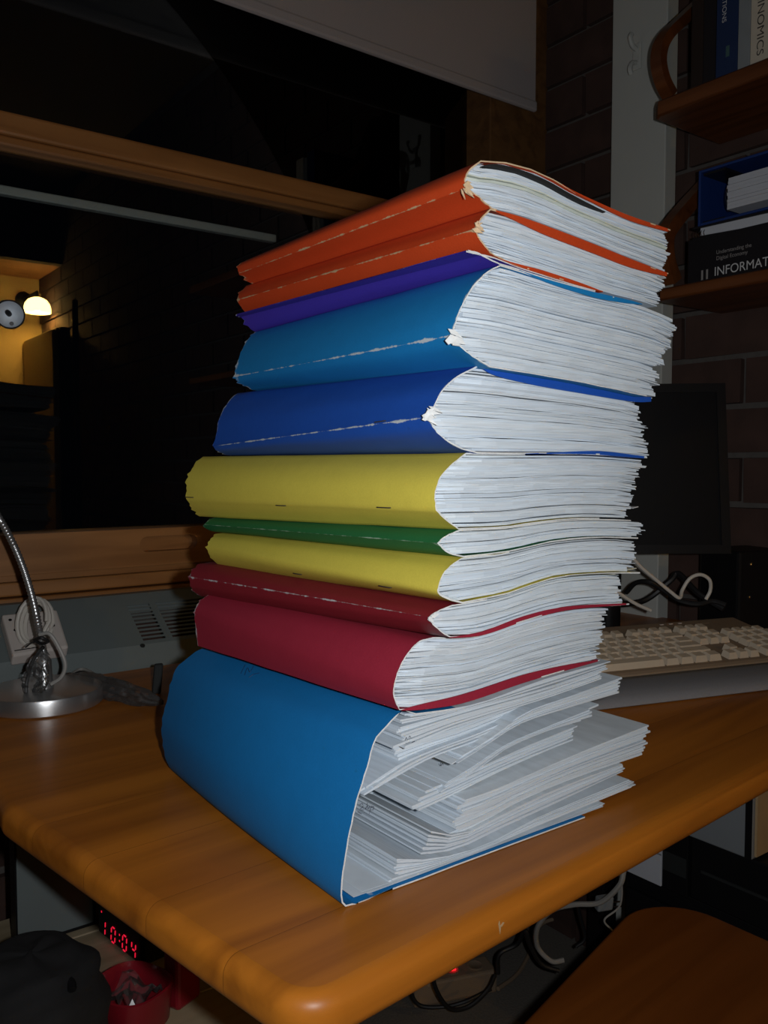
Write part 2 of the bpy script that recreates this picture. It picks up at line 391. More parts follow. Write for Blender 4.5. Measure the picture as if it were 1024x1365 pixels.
wpart('window_sill', 0.0, A_LEFT, -0.05, 0.022, Z_SILL - 0.022, zr0 - 0.032, M['window_wood'])
q = MB(); q.rbox(a_jamb, A_LEFT - 0.07, -0.021, -0.018, Z_RAIL, Z_TB); q.build('lower_pane', M['glass'], win)
q = MB(); q.rbox(a_jamb, A_LEFT - 0.07, -0.061, -0.058, Z_TT, Z_HEAD - 0.07); q.build('upper_pane', M['glass'], win)
# grey flashing strip outside the lower pane
za = wall_px(0, 228).z; zb_ = wall_px(0, 241).z; a_end = AB(wall_px(392, 300))[0]
wpart('outer_flashing_strip', a_end, A_LEFT - 0.07, -0.075, -0.060, zb_, za, M['alu'], 0.002)

# right wall with bricks
wall_r = MB(); wall_r.rbox(-0.12, -0.006, -0.12, ROOM_B, 0, CEIL)
wall_right = structure('wall_right', wall_r, M['mortar'])
BL, BH, BM = 0.230, 0.076, 0.010
def brick_mesh(name, l, seed):
    r = random.Random(seed); q = MB()
    j = lambda: r.uniform(-0.0015, 0.0015)
    x0, x1, z0, z1, d = 0.0, l, 0.0, BH, 0.012
    c = []
    for zz in (z0, z1):
        for (x, y) in ((x0, d), (x1, d), (x1, 0), (x0, 0)): c.append((x + j(), y, zz + j()))
    q.hexa(c); me = bpy.data.meshes.new(name); me.from_pydata(q.v, [], q.f); me.materials.append(M['brick']); me.update(); return me
B_MESH = [brick_mesh('brick', BL, k) for k in range(5)]; B_HALF = [brick_mesh('brick', BL / 2 - BM / 2, 9 + k) for k in range(2)]
def add_brick(parent, world_o, x, n, half=False):
    """x: direction along the wall, n: out of the wall"""
    o = link(bpy.data.objects.new('brick', RNG.choice(B_HALF if half else B_MESH)))
    o.parent = parent
    ang = math.atan2(x.y, x.x); o.rotation_euler = (0, 0, ang); o.location = world_o
    return o
rest = MB()
def course_right(row):
    z = row * (BH + BM) + 0.004; off = 0.0 if row % 2 else -(BL + BM) / 2
    b = off
    while b < ROOM_B - 0.02:
        b0, b1 = max(b, 0.002), min(b + BL, ROOM_B - 0.01)
        show = (b0 < 0.78 and 0.62 < z < 2.0) or (2.35 < b1 and 1.25 < z < 2.12)
        if b1 - b0 > 0.05:
            if show and (b1 - b0) > BL - 0.01:
                # wall face normal points to -E; run the brick from b1 back to b0 so that its front faces the room
                add_brick(wall_right, RM(-0.006, b1, z), -W, -E)
            else:
                rest.rbox(-0.006, 0.006, b0, b1, z, z + BH)
        b += BL + BM
for row in range(28): course_right(row)
rest.build('brick', M['brick'], wall_right, kind='stuff')
# bricks of the wall below the window
rest2 = MB()
for row in range(9):
    z = row * (BH + BM) + 0.004; a = -((BL + BM) / 2 if row % 2 else 0)
    while a < ROOM_A - 0.3:
        a0, a1 = max(a, 0.01), a + BL
        if a1 - a0 > BL - 0.01 and 1.05 < a0 < 2.0 and z > 0.35: add_brick(wall_front, RM(a1, -0.004, z), E, W)
        elif a1 - a0 > 0.04: rest2.rbox(a0, a1, -0.004, 0.008, z, z + BH)
        a += BL + BM
rest2.build('brick', M['brick'], wall_front, kind='stuff')

# far end of the room, seen only as the reflection in the window glass
q = MB(); q.rbox(-0.1, ROOM_A, ROOM_B, ROOM_B + 0.1, 0, CEIL); structure('wall_back', q, M['cream_wall'])
q = MB(); q.rbox(ROOM_A, ROOM_A + 0.1, -0.1, ROOM_B + 0.1, 0, CEIL); structure('wall_left', q, M['plaster'])
NICHE = ROOM_B - 0.40
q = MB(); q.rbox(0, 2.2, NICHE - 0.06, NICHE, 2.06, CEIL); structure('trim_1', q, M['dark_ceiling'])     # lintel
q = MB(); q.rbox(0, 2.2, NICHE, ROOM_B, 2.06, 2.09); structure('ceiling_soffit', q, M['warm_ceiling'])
Wn = W
def mirror(p): return p - W * (2 * (p - WP).dot(W))
def refl_px(px, py, b):      # real point whose mirror image in the window glass stands at this pixel, at distance b from that wall
    p = on_plane(px, py, WP - W * (b + 0.038), W); p = p + W * (2 * b + 0.038); return p
lp = refl_px(50, 417, 3.50)
lamp_w = thing('wall_lamp', 'glowing dome wall lamp reflected in the dark window glass', 'wall lamp', (lp.x, lp.y, lp.z))
q = MB(); q.lathe((lp.x, lp.y, lp.z), [(0.066, 0.0), (0.069, 0.0), (0.070, 0.015), (0.064, 0.045), (0.048, 0.068), (0.024, 0.080), (0.0, 0.083)], 24, cap0=False)
q.build('lamp_shade', M['shade'], lamp_w, smooth=True)
wa, wb = AB(lp)
q = MB(); q.tube([lp + Vector((0, 0, 0.08)), lp + Vector((0, 0, 0.11)), RM(wa, ROOM_B - 0.02, lp.z + 0.11), RM(wa, ROOM_B, lp.z + 0.11)], 0.008, 8)
q.lathe(RM(wa, ROOM_B, lp.z + 0.11), [(0.045, 0), (0.045, 0.015), (0.02, 0.02)], 20, ax=-W)
q.build('wall_arm', M['black'], lamp_w, smooth=True)
d = bpy.data.lights.new('wall_lamp_bulb', 'POINT'); d.energy = 14.0; d.color = (1.0, 0.55, 0.13); d.shadow_soft_size = 0.018
o = link(bpy.data.objects.new('wall_lamp_bulb', d)); o.location = lp + Vector((0, 0, 0.022))
# pale cupboard and dark pole below that lamp
c0 = refl_px(36, 447, 3.72); c1 = refl_px(75, 436, 3.20); a0, b0 = AB(c1)
ct = thing('tall_cupboard', 'pale cupboard below the lamp reflected in the window', 'cupboard', RM(a0 - 0.14, 3.46, 0))
q = MB(); q.rbox(0.02, a0, 3.20, ROOM_B - 0.01, 0, c1.z); q.build('body', M['cream_cab'], ct, bevel=0.004)
q = MB(); q.rbox(a0, a0 + 0.018, 3.21, ROOM_B - 0.02, 0.06, c1.z - 0.01); q.build('door', M['cream_cab'], ct, bevel=0.003)
q = MB(); q.rbox(0.02, a0 - 0.01, 3.17, 3.199, 0.0, c1.z); q.build('back_board', M['black_matt'], ct)
pp = refl_px(100, 400, 2.95); pa, pb = AB(pp)
tag(MB().tube([RM(pa, pb, 0.0), RM(pa, pb, pp.z)], 0.014, 10).build('standing_pole', M['black_matt'], origin=RM(pa, pb, 0)), 'dark upright pole before the lit bricks in the window reflection', 'pole')

# white timber post on the right wall
bp0 = AB(right_px(826, 620))[1]; bp1 = AB(right_px(896, 620))[1]
q = MB(); q.rbox(0.007, 0.040, bp0, bp1 + 0.002, 0.0, CEIL); structure('trim_2', q, M['white_paint'], bevel=0.002)
# cord cleat on it
cc = right_px(851, 76, 0.04); ca, cb = AB(cc)
cl = thing('cord_cleat', 'small white cord cleat screwed to the pale upright post', 'cleat', RM(0.04, cb, cc.z))
q = MB(); q.rbox(0.0405, 0.046, cb - 0.009, cb + 0.009, cc.z - 0.024, cc.z + 0.024); q.build('back_plate', M['white_paint'], cl, bevel=0.002)
for sg in (1, -1):
    pts = spline([RM(0.045, cb, cc.z + sg * 0.012), RM(0.058, cb, cc.z + sg * 0.016), RM(0.064, cb, cc.z + sg * 0.028), RM(0.060, cb, cc.z + sg * 0.036)], 5)
    MB().tube(pts, 0.0045, 8).build('prong', M['white_paint'], cl, smooth=True)

# roller blind
zbl = wall_px(714, 150, 0.03).z; abl = AB(wall_px(714, 100, 0.03))[0]
bl = thing('roller_blind', 'pale roller blind pulled partway down over the dark window', 'blind', RM(0.9, 0.03, zbl))
q = MB(); q.rbox(abl, 2.0, 0.029, 0.0305, zbl + 0.012, Z_HEAD + 0.06); q.build('fabric', M['blind'], bl)
q = MB(); q.rbox(abl - 0.002, 2.0, 0.024, 0.036, zbl, zbl + 0.022); q.build('bottom_bar', M['blind'], bl, bevel=0.005)
q = MB(); q.tube([RM(abl - 0.01, 0.03, Z_HEAD + 0.08), RM(2.02, 0.03, Z_HEAD + 0.08)], 0.022, 16); q.build('roller', M['blind'], bl, smooth=True)
for aa in (abl - 0.014, 2.02): MB().rbox(aa, aa + 0.004, 0.0, 0.056, Z_HEAD + 0.055, Z_HEAD + 0.105).build('bracket', M['alu'], bl)
#@@OBJECTS
# ---------------------------------------------------------------- desk
def round_poly(pts, radii, n=8):
    out = []; k = len(pts)
    for i, p in enumerate(pts):
        a, b = pts[i - 1], pts[(i + 1) % k]; r = radii[i]
        if r <= 0: out.append(p.copy()); continue
        u = (a - p).normalized(); v = (b - p).normalized(); ang = u.angle(v); d = r / math.tan(ang / 2)
        c = p + (u + v).normalized() * (r / math.sin(ang / 2))
        s0, s1 = p + u * d - c, p + v * d - c
        for j in range(n + 1):
            t = j / n; w = s0.slerp(s1, t, s0); out.append(c + w.normalized() * r)
    return out
CORN = on_z(404, 1350, DESK); PL = on_z(2, 1076, DESK)
dirR = (on_z(1024, 1010, DESK) - on_z(520, 1268, DESK)).normalized()
dirL = (PL - CORN).normalized()
UNIT_B = 0.135                                                 # front of the heater under the window
ra = RM(0.014, 0, DESK); t = (ra - CORN).dot(E) / dirR.dot(E)
P_R = CORN + dirR * t
P_BR = RM(0.014, UNIT_B + 0.0, DESK); P_BL = RM(AB(on_z(-70, 935, DESK))[0] + 0.02, UNIT_B, DESK); P_L2 = on_z(-70, 935, DESK)
THK = 0.029
outline = round_poly([CORN, P_R, P_BR, P_BL, P_L2, PL], [0.030, 0, 0, 0, 0.0, 0.035])
desk = thing('desk', 'honey coloured timber desk with rounded front corner carrying the stack', 'desk', (CORN.x, CORN.y, 0))
def rounded_slab(mb, pts, z0, z1, r, n=6, mi=0):
    """slab with the long edges rounded off"""
    k = len(pts); prof = [(r * (1 - math.sin(q)), r * (1 - math.cos(q))) for q in [math.pi / 2 * j / n for j in range(n + 1)]]
    nrm = []
    for i in range(k):
        a = (pts[i] - pts[i - 1]); b = (pts[(i + 1) % k] - pts[i])
        na = Vector((a.y, -a.x, 0)); nb = Vector((b.y, -b.x, 0))
        na = na.normalized() if na.length > 1e-9 else nb.normalized(); nb = nb.normalized() if nb.length > 1e-9 else na
        m = (na + nb).normalized(); nrm.append(m / max(0.3, m.dot(na)))
    rings = [(ins, z0 + dz) for (ins, dz) in [(p[0], p[1]) for p in reversed(prof)]][::-1]
    lo = [(r - r * math.cos(q), z0 + r - r * math.sin(q)) for q in [math.pi / 2 * (1 - j / n) for j in range(n + 1)]]
    hi = [(r - r * math.cos(q), z1 - r + r * math.sin(q)) for q in [math.pi / 2 * j / n for j in range(n + 1)]]
    vs = []
    for ins, z in lo + hi: vs += [Vector((p.x - m.x * ins, p.y - m.y * ins, z)) for p, m in zip(pts, nrm)]
    R = len(lo + hi); fs = []
    mb.add(vs[:k], [tuple(reversed(range(k)))], mi); mb.add(vs[(R - 1) * k:], [tuple(range(k))], mi)
    for i in range(R - 1): fs += [(i * k + j, i * k + (j + 1) % k, (i + 1) * k + (j + 1) % k, (i + 1) * k + j) for j in range(k)]
    mb.add(vs, fs, mi)
def ccw(pts):
    s2 = sum(p.x * q.y - q.x * p.y for p, q in zip(pts, pts[1:] + pts[:1])); return pts if s2 > 0 else pts[::-1]
outline = ccw(outline)
q = MB(); rounded_slab(q, outline, DESK - THK, DESK, 0.011); q.build('desktop', M['desk'], desk, smooth=True, angle=50)
# the small chip in the front edge
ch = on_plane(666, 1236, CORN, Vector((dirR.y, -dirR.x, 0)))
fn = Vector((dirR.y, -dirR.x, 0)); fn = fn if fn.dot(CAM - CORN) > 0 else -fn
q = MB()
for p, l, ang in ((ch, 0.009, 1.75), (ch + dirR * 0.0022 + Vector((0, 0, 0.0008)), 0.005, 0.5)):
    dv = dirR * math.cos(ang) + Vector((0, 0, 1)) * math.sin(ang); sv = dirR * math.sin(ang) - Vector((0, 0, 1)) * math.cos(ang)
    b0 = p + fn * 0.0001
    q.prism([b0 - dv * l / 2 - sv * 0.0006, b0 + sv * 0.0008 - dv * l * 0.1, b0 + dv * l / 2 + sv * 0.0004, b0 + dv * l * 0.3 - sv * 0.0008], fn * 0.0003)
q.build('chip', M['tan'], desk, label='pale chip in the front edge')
# legs out of sight below the top
for aa, bb in ((0.05, 0.22), (1.30, 0.19)):
    q = MB(); q.rbox(aa, aa + 0.04, bb, bb + 0.04, 0.0, DESK - THK); q.build('leg', M['black'], desk, bevel=0.003)

# ---------------------------------------------------------------- the stack of bound papers
D0 = 0.545
class Book:
    def __init__(s, npx, lpx, rpx, theta, depth=D0):
        th = math.radians(theta); s.U = Vector((math.sin(th), math.cos(th), 0)); s.V = Vector((-math.cos(th), math.sin(th), 0))
        b = lambda x: (x - CX) / F
        s.N = Vector((b(npx) * depth, depth, 0))
        bl, br = b(lpx), b(rpx)
        s.l = (s.N.x - bl * s.N.y) / (-s.V.x + bl * s.V.y); s.w = (br * s.N.y - s.N.x) / (s.U.x - br * s.U.y)
    def near(s, px, py):                         # pixel on the near end plane -> (u, z)
        p = on_plane(px, py, s.N, -s.V); return ((p - s.N).dot(s.U), p.z)
    def left(s, px, py):
        p = on_plane(px, py, s.N, -s.U); return ((p - s.N).dot(s.V), p.z)
    def pt(s, u, v, z): p = s.N + s.U * u + s.V * v; return Vector((p.x, p.y, z))
class Surf:
    """an interface between two books, from its pixels along the near end and at the far end of the spine"""
    def __init__(s, bk, near, left):
        pts = sorted(bk.near(*p) for p in near); s.us = [p[0] for p in pts]; s.zs = [p[1] for p in pts]
        s.zl = bk.left(*left)[1]; s.l = bk.l
        s.dz = (s.zl - s.zs[0])
    def z(s, u, v):
        # smooth monotone interpolation
        us, zs = s.us, s.zs
        if u <= us[0]: z = zs[0]
        elif u >= us[-1]:
            g = (zs[-1] - zs[-2]) / (us[-1] - us[-2]); z = zs[-1] + g * 0.5 * (u - us[-1])
        else:
            i = max(k for k in range(len(us)) if us[k] <= u); i = min(i, len(us) - 2)
            h = us[i + 1] - us[i]; t = (u - us[i]) / h
            g = lambda k: (zs[min(k + 1, len(us) - 1)] - zs[max(k - 1, 0)]) / (us[min(k + 1, len(us) - 1)] - us[max(k - 1, 0)])
            m0, m1 = g(i) * h, g(i + 1) * h
            z = (2 * t ** 3 - 3 * t * t + 1) * zs[i] + (t ** 3 - 2 * t * t + t) * m0 + (-2 * t ** 3 + 3 * t * t) * zs[i + 1] + (t ** 3 - t * t) * m1
        return z + s.dz * v / s.l

INTERFACES = {
 1: ([(532, 947), (560, 946), (617, 937), (701, 909), (795, 882)], (268, 862)),
 2: ([(578, 849), (607, 850), (645, 846), (701, 827), (757, 813), (837, 806)], (262, 790)),
 3: ([(617, 804), (676, 792), (739, 771), (801, 765), (858, 764)], (269, 751)),
 4: ([(616, 743), (676, 736), (739, 722), (793, 717), (852, 718)], (290, 710)),
 5: ([(611, 706), (676, 703), (715, 697), (770, 692), (850, 693)], (275, 689)),
 6: ([(622, 604), (676, 605), (739, 605), (793, 606), (858, 611)], (295, 608)),
 7: ([(640, 488), (661, 491), (716, 500), (774, 510), (864, 529)], (322, 522)),
 8: ([(667, 353), (684, 358), (727, 372), (790, 389), (852, 404), (903, 424)], (336, 442)),
 9: ([(660, 343), (696, 357), (727, 367), (790, 386), (852, 402), (880, 409)], (326, 425)),
 10: ([(655, 279), (690, 288), (727, 301), (790, 325), (837, 344), (884, 362)], (334, 382)),
 11: ([(640, 214), (661, 214), (690, 220), (727, 233), (759, 252), (806, 274), (837, 287), (884, 303)], (324, 353)),
}
def tone_of(r, spread=0.06, warm=0.03):
    k = 1 - abs(r.gauss(0, spread)); wv = r.uniform(-warm, warm)
    return (min(1, 0.635 * k * (1 + wv * 0.8)), 0.715 * k, min(1, 0.79 * k * (1 - wv)))
COVER_T = 0.0009
def bound_book(name, label, mat, bk, lo, hi, spine, ext_lo, ext_hi, bot_u, top_u, leaf=0.0011, seed=1, apex=None, far=1.0, core='core',
               inset=0.0022, ragged=0.0035, gaps=0.12, tint=None, special=None, wear=True, paper_t=(0.0, 1.0), group=None, fan=0.004, cat='bound papers',
               top_cut=None, jag=0.0006, ta=None):
    # ta: (height of the widest point of the spine at the near end, the same at the far end)
    """spine: pixels of the near end of the spine from the bottom root to the top root; apex: index of the rubbed crease in it"""
    r = random.Random(seed)
    def remap(t, v):
        if ta is None: return t
        f = min(1, max(0, v / bk.l)); m = ta[0] + (ta[1] - ta[0]) * f
        return t * m / ta[0] if t < ta[0] else 1 - (1 - t) * (1 - m) / (1 - ta[0])
    def Z(t, u, v):
        t = remap(t, v); return lo.z(u, v) * (1 - t) + hi.z(u, v) * t
    def fscale(u, v): return u * (1.0 + (far - 1.0) * v / bk.l) if u < 0 else u
    root = thing(name, label, cat, bk.pt(0.09, 0.12, lo.z(0.09, 0.12)), group or 'bound volumes in the tall stack')
    # near profile of the spine in (u, t)
    prof = []
    for i, p in enumerate(spine):
        u, z = bk.near(*p); a, b = lo.z(max(u, 0), 0), hi.z(max(u, 0), 0)
        prof.append([u, min(1.0, max(0.0, (z - a) / max(b - a, 1e-4)))])
    prof[0][1] = 0.0; prof[-1][1] = 1.0
    # refine the profile
    P = [Vector((u, t, 0)) for u, t in prof]; n_sub = 4
    if apex is None: fine = spline(P, n_sub); ia = None
    else:
        fa = spline(P[:apex + 1], n_sub); fb = spline(P[apex:], n_sub); fine = fa + fb[1:]; ia = len(fa) - 1
    prof = [(p.x, min(1, max(0, p.y))) for p in fine]
    def prof_u(t):
        best = None
        for (u0, t0), (u1, t1) in zip(prof, prof[1:]):
            if (t0 - t) * (t1 - t) <= 0 and abs(t1 - t0) > 1e-9:
                u = u0 + (u1 - u0) * (t - t0) / (t1 - t0); best = u if best is None else min(best, u)
        return prof[0][0] if best is None and t < 0.5 else (prof[-1][0] if best is None else best)
    # cover: bottom panel, spine, top panel as one bent sheet
    nb, ntp = 9, 9
    strip = [(bot_u + (prof[0][0] - bot_u) * k / nb, 0.0) for k in range(nb)] + prof + [(prof[-1][0] + (top_u - prof[-1][0]) * (k + 1) / ntp, 1.0) for k in range(ntp)]
    if top_u <= prof[-1][0] + 1e-4: strip = strip[:nb + len(prof)]
    if bot_u <= prof[0][0] + 1e-4: strip = strip[nb:]; nb = 0
    arc = [0.0]; P3 = []
    for (u, t) in strip: P3.append(Vector((u, Z(t, u, 0), 0)))
    for a, b in zip(P3, P3[1:]): arc.append(arc[-1] + (b - a).length)
    s_apex = arc[nb + ia] if ia is not None else None
    vs_ = [-1e-4, 0.004, 0.012, 0.03] + [bk.l * k / 12 for k in range(2, 12)] + [bk.l - 0.012, bk.l - 0.004, bk.l]
    rj = random.Random(seed + 500)
    outer, inner, wv_o = [], [], []
    K = len(strip)
    for j, v in enumerate(vs_):
        fb_ = 1.0 + (far - 1.0) * v / bk.l
        row = []
        for i, (u, t) in enumerate(strip):
            uu = u * fb_ if u < 0 else u
            row.append(Vector((uu, Z(t, uu, v), 0)))
        for i in range(K):
            a = row[max(i - 1, 0)]; b = row[min(i + 1, K - 1)]; tg = (b - a); nn = Vector((-tg.y, tg.x, 0)); nn = nn.normalized() if nn.length > 1e-9 else Vector((0, 0, 0))
            inn = row[i] - nn * COVER_T
            vj = v
            if j in (0, len(vs_) - 1): vj += (r.uniform(-1, 0.3) * jag if j == 0 else rj.uniform(-0.5, 1) ** 3 * 0.006)
            wob = 0.0005 * mnoise.noise(Vector((arc[i] * 60, v * 25, seed * 3.1)))
            po = row[i] + nn * wob
            outer.append(bk.pt(po.x, vj, po.y)); inner.append(bk.pt(inn.x, vj, inn.y))
            de = [1.0]
            if wear:
                if s_apex is not None: de.append(abs(arc[i] - s_apex))
                de.append(abs(v) * 0.8 + 0.0002); de.append(abs(bk.l - v) * 0.3 + 0.0001)
            wv_o.append(min(de))
    J = len(vs_); q = MB(); no = len(outer)
    fs, mi = [], []
    for j in range(J - 1):
        for i in range(K - 1):
            a, b, c, d_ = j * K + i, j * K + i + 1, (j + 1) * K + i + 1, (j + 1) * K + i
            fs.append((a, b, c, d_)); mi.append(0); fs.append((no + a, no + d_, no + c, no + b)); mi.append(0)
    for i in range(K - 1):
        fs.append((i, i + 1, no + i + 1, no + i)); mi.append(1)
        e = (J - 1) * K; fs.append((e + i, no + e + i, no + e + i + 1, e + i + 1)); mi.append(1)
    for j in range(J - 1):
        fs.append((j * K, no + j * K, no + (j + 1) * K, (j + 1) * K)); mi.append(1)
        e = K - 1; fs.append((j * K + e, (j + 1) * K + e, no + (j + 1) * K + e, no + j * K + e)); mi.append(1)
    q.add(outer + inner, fs, mi, wear=wv_o + [1.0] * no)
    q.build('cover', [mat, M[core]], root, smooth=True, angle=50)
    # leaves
    h_mid = Z(1, 0.10, 0) - Z(0, 0.10, 0); t = paper_t[0] + COVER_T / h_mid * 1.6; tend = paper_t[1] - COVER_T / h_mid * 1.3
    pages = MB(); fan_i = 0; drift = 0.0
    while t < tend:
        dt = min(3.0, max(0.35, math.exp(r.gauss(-0.1, 0.55)))) * leaf / h_mid; dt = min(dt, tend - t + 1e-4)
        gap = (r.uniform(0.2, 0.8) * 0.001 / h_mid) if r.random() < gaps else 0.00002 / h_mid
        t0, t1 = t, t + max(dt - gap, dt * 0.4); tm = (t0 + t1) / 2
        us = max(prof_u(t0), prof_u(min(1, t1)), prof_u(max(0, t0 - 0.02)), prof_u(min(1, t1 + 0.02))) + COVER_T + 0.0010 + abs(r.gauss(0, 0.0008))
        f_ext = tm; drift = 0.7 * drift + r.gauss(0, ragged * 0.6)
        ue = bk.w0(ext_lo, ext_hi, f_ext) + drift + r.gauss(0, ragged * 0.5)
        v0 = inset + r.gauss(0, 0.0006); skew = r.gauss(0, 0.0008)
        if r.random() < 0.05: ue += r.uniform(0.002, 0.006)
        tone = tone_of(r)
        if tint: tone = tint(tm, tone, r)
        nu = 13; uu = [us + (ue - us) * (k / (nu - 1)) ** 1.25 for k in range(nu)]
        vv = [0, 0.05, bk.l * 0.5, bk.l - 0.004 - abs(r.gauss(0, 0.002))]
        curl = abs(r.gauss(0, 0.0008)); vs2 = []
        ph = r.uniform(0, 9); fr = r.random(); fr2 = r.random()
        for lay in (t0, t1):
            for jv, v in enumerate(vv):
                for k, u in enumerate(uu):
                    x = (u - us) / max(ue - us, 1e-6)
                    vn = v if jv else v0 + skew * (x - 0.5) + fan * max(0, 1 - (u - us) / (0.012 + 0.016 * fr2)) * (0.1 + 0.9 * fr * fr) + 0.0004 * math.sin(u * 160 + ph)
                    z = Z(lay, u, v) + (0.00035 * math.sin(u * 75 + ph) * gaps * 4 if gap > 0.0001 / h_mid else 0)
                    if k == nu - 1: z -= curl; u = u + (r.uniform(-0.0015, 0.0008) if jv == 0 else 0)
                    vs2.append(bk.pt(fscale(u, v), vn, z))
        a = 4 * nu; fs2 = []
        for j in range(3):
            for k in range(nu - 1):
                b0 = j * nu + k
                fs2.append((b0, b0 + nu, b0 + nu + 1, b0 + 1)); fs2.append((a + b0, a + b0 + 1, a + b0 + nu + 1, a + b0 + nu))
        for k in range(nu - 1):
            fs2.append((k, k + 1, a + k + 1, a + k)); e = 3 * nu; fs2.append((e + k, a + e + k, a + e + k + 1, e + k + 1))
        for j in range(3):
            fs2.append((j * nu, a + j * nu, a + (j + 1) * nu, (j + 1) * nu)); e = nu - 1; fs2.append((j * nu + e, (j + 1) * nu + e, a + (j + 1) * nu + e, a + j * nu + e))
        pages.add(vs2, fs2, 0, tone=tone)
        t += dt
    pages.build('pages', M['paper'], root, kind='stuff')
    root_b = dict(fs=fscale, root=root, Z=Z, prof_u=prof_u, bk=bk, lo=lo, hi=hi)
    return root_b
def _w0(s, a, b, f): return s.near_u(a) * (1 - f) + s.near_u(b) * f
def _near_u(s, px):
    return s.near(px, 620)[0]
Book.w0 = _w0; Book.near_u = _near_u

def edge_lip(B, name, side, pts, mat, v=-0.0006, thick=0.0010, label=None):
    """cover edge that has curled out of line and shows its face: pts = [(px, height in px, signed)] along an interface"""
    bk = B['bk']; sf = B['lo'] if side == 'lo' else B['hi']; q = MB(); vs = []; n = len(pts)
    P = spline([Vector((x, h, 0)) for x, h in pts], 5)
    for p in P:
        u = bk.near_u(p.x); z = sf.z(u, 0); hm = p.y * (bk.N.y + 0.6 * u) / F
        vs += [bk.pt(u, v, z), bk.pt(u, v, z + hm), bk.pt(u, v + thick, z + hm), bk.pt(u, v + thick, z)]
    k = len(P); fs = [(0, 3, 2, 1), (4 * k - 4, 4 * k - 3, 4 * k - 2, 4 * k - 1)]
    for i in range(k - 1):
        for e in range(4): fs.append((4 * i + e, 4 * i + (e + 1) % 4, 4 * i + 4 + (e + 1) % 4, 4 * i + 4 + e))
    q.add(vs, fs); o = q.build(name, mat, B['root'], label=label); 
    bm = bmesh.new(); bm.from_mesh(o.data); bmesh.ops.recalc_face_normals(bm, faces=bm.faces); bm.to_mesh(o.data); bm.free()
def torn_tuft(B, px, py, size, seed, mat='core'):
    """ragged bit of torn card at the end of the crease"""
    r = random.Random(seed); bk = B['bk']; u, z = bk.near(px, py); q = MB()
    for k in range(7):
        a = r.uniform(-1.2, 1.2); l = size * r.uniform(0.5, 1.0); w_ = size * r.uniform(0.15, 0.35)
        c = bk.pt(u + r.uniform(-0.3, 0.3) * size, -0.0005 - r.random() * 0.0015, z + r.uniform(-0.35, 0.35) * size)
        dx = bk.U * (math.cos(a)) * l + Vector((0, 0, math.sin(a) * l * 0.7)) - bk.V * r.uniform(0, 0.4) * l
        up = Vector((0, 0, 1)) * w_ + bk.U * r.uniform(-0.4, 0.4) * w_
        th = -bk.V * 0.0005
        q.prism([c - up * 0.6, c + dx, c + up + dx * 0.25, c + up * 0.3 - dx * 0.3], th)
    q.build('torn_card', M[mat], B['root'], label='ragged white torn card at the crease')
def staple(B, px, py, wpx, seed=0):
    """wire staple through the spine, running along it"""
    bk = B['bk']
    # find the point on the spine along this pixel ray: march over the cover profile
    best = None
    for iv in range(60):
        v = bk.l * iv / 60
        for it in range(30):
            t = it / 29; u = B['prof_u'](t); p = bk.pt(B['fs'](u, v), v, B['Z'](t, u, v)); d_ = p - CAM
            x = CX + F * d_.x / d_.dot(FW); y = CY - F * d_.dot(UPV) / d_.dot(FW)
            e = (x - px) ** 2 + (y - py) ** 2
            if best is None or e < best[0]: best = (e, u, v, t, p)
    _, u, v, t, p = best; L = wpx / F * p.y / max(0.3, abs(bk.V.x)) * 0.5
    q = MB(); out = -bk.U * 0.0014
    pa, pb = [bk.pt(B['fs'](B['prof_u'](t), v + sg * L), v + sg * L, B['Z'](t, u, v + sg * L)) for sg in (-1, 1)]
    q.tube([pa - out * 1.2, pa + out * 0.8, pa + out + bk.V * 0.0006, pb + out - bk.V * 0.0006, pb + out * 0.8, pb - out * 1.2], 0.00042, 6)
    q.build('staple', M['steel'], B['root'], smooth=True)

CARD = dict(
    blue=card_mat('blue_card', (0.004, 0.165, 0.45)), maroon=card_mat('maroon_card', (0.31, 0.017, 0.040)), maroon_dark=card_mat('dark_maroon_card', (0.22, 0.010, 0.020), width=0.0015),
    yellow=card_mat('yellow_card', (0.66, 0.55, 0.075), (0.6, 0.55, 0.25), width=0.0003), green=card_mat('green_card', (0.006, 0.15, 0.050), (0.35, 0.5, 0.42), width=0.0015), royal=card_mat('royal_blue_card', (0.009, 0.078, 0.42), width=0.0022),
    sky=card_mat('bright_blue_card', (0.006, 0.20, 0.50), width=0.0023), indigo=card_mat('indigo_card', (0.055, 0.030, 0.38), width=0.0009), orange=card_mat('orange_card', (0.52, 0.052, 0.008), (0.50, 0.36, 0.20), width=0.0019),
)
BK = {
 1: Book(476, 222, 800, 53, 0.545), 2: Book(533, 262, 805, 50.5), 3: Book(600, 266, 832, 48.5), 4: Book(615, 292, 850, 49.5), 5: Book(614, 288, 856, 49),
 6: Book(616, 268, 850, 48.5), 7: Book(628, 312, 862, 50), 8: Book(660, 342, 890, 50.5), 81: Book(660, 338, 880, 50.5), 9: Book(662, 338, 880, 50.5), 10: Book(650, 340, 887, 50.5),
}
def S(i, b): return Surf(BK[b], *INTERFACES[i])
LOOSE = 0.0006
def red_tone(t0, t1, col):
    return None
b2 = bound_book('bound_papers', 'thick maroon bound volume directly on top of the big blue folder', CARD['maroon'], BK[2], S(1, 2), S(2, 2),
    [(532, 947), (527, 937), (524, 921), (527, 902), (535, 884), (546, 866), (560, 854), (577, 849)], 803, 813, BK[2].near_u(803), BK[2].near_u(640), seed=2, far=0.6, ta=(0.3, 0.6), leaf=0.0011, fan=0.010)
edge_lip(b2, 'cover_edge', 'lo', [(536, 1), (560, 7), (617, 12), (701, 11), (760, 7), (800, 2)], CARD['maroon'])
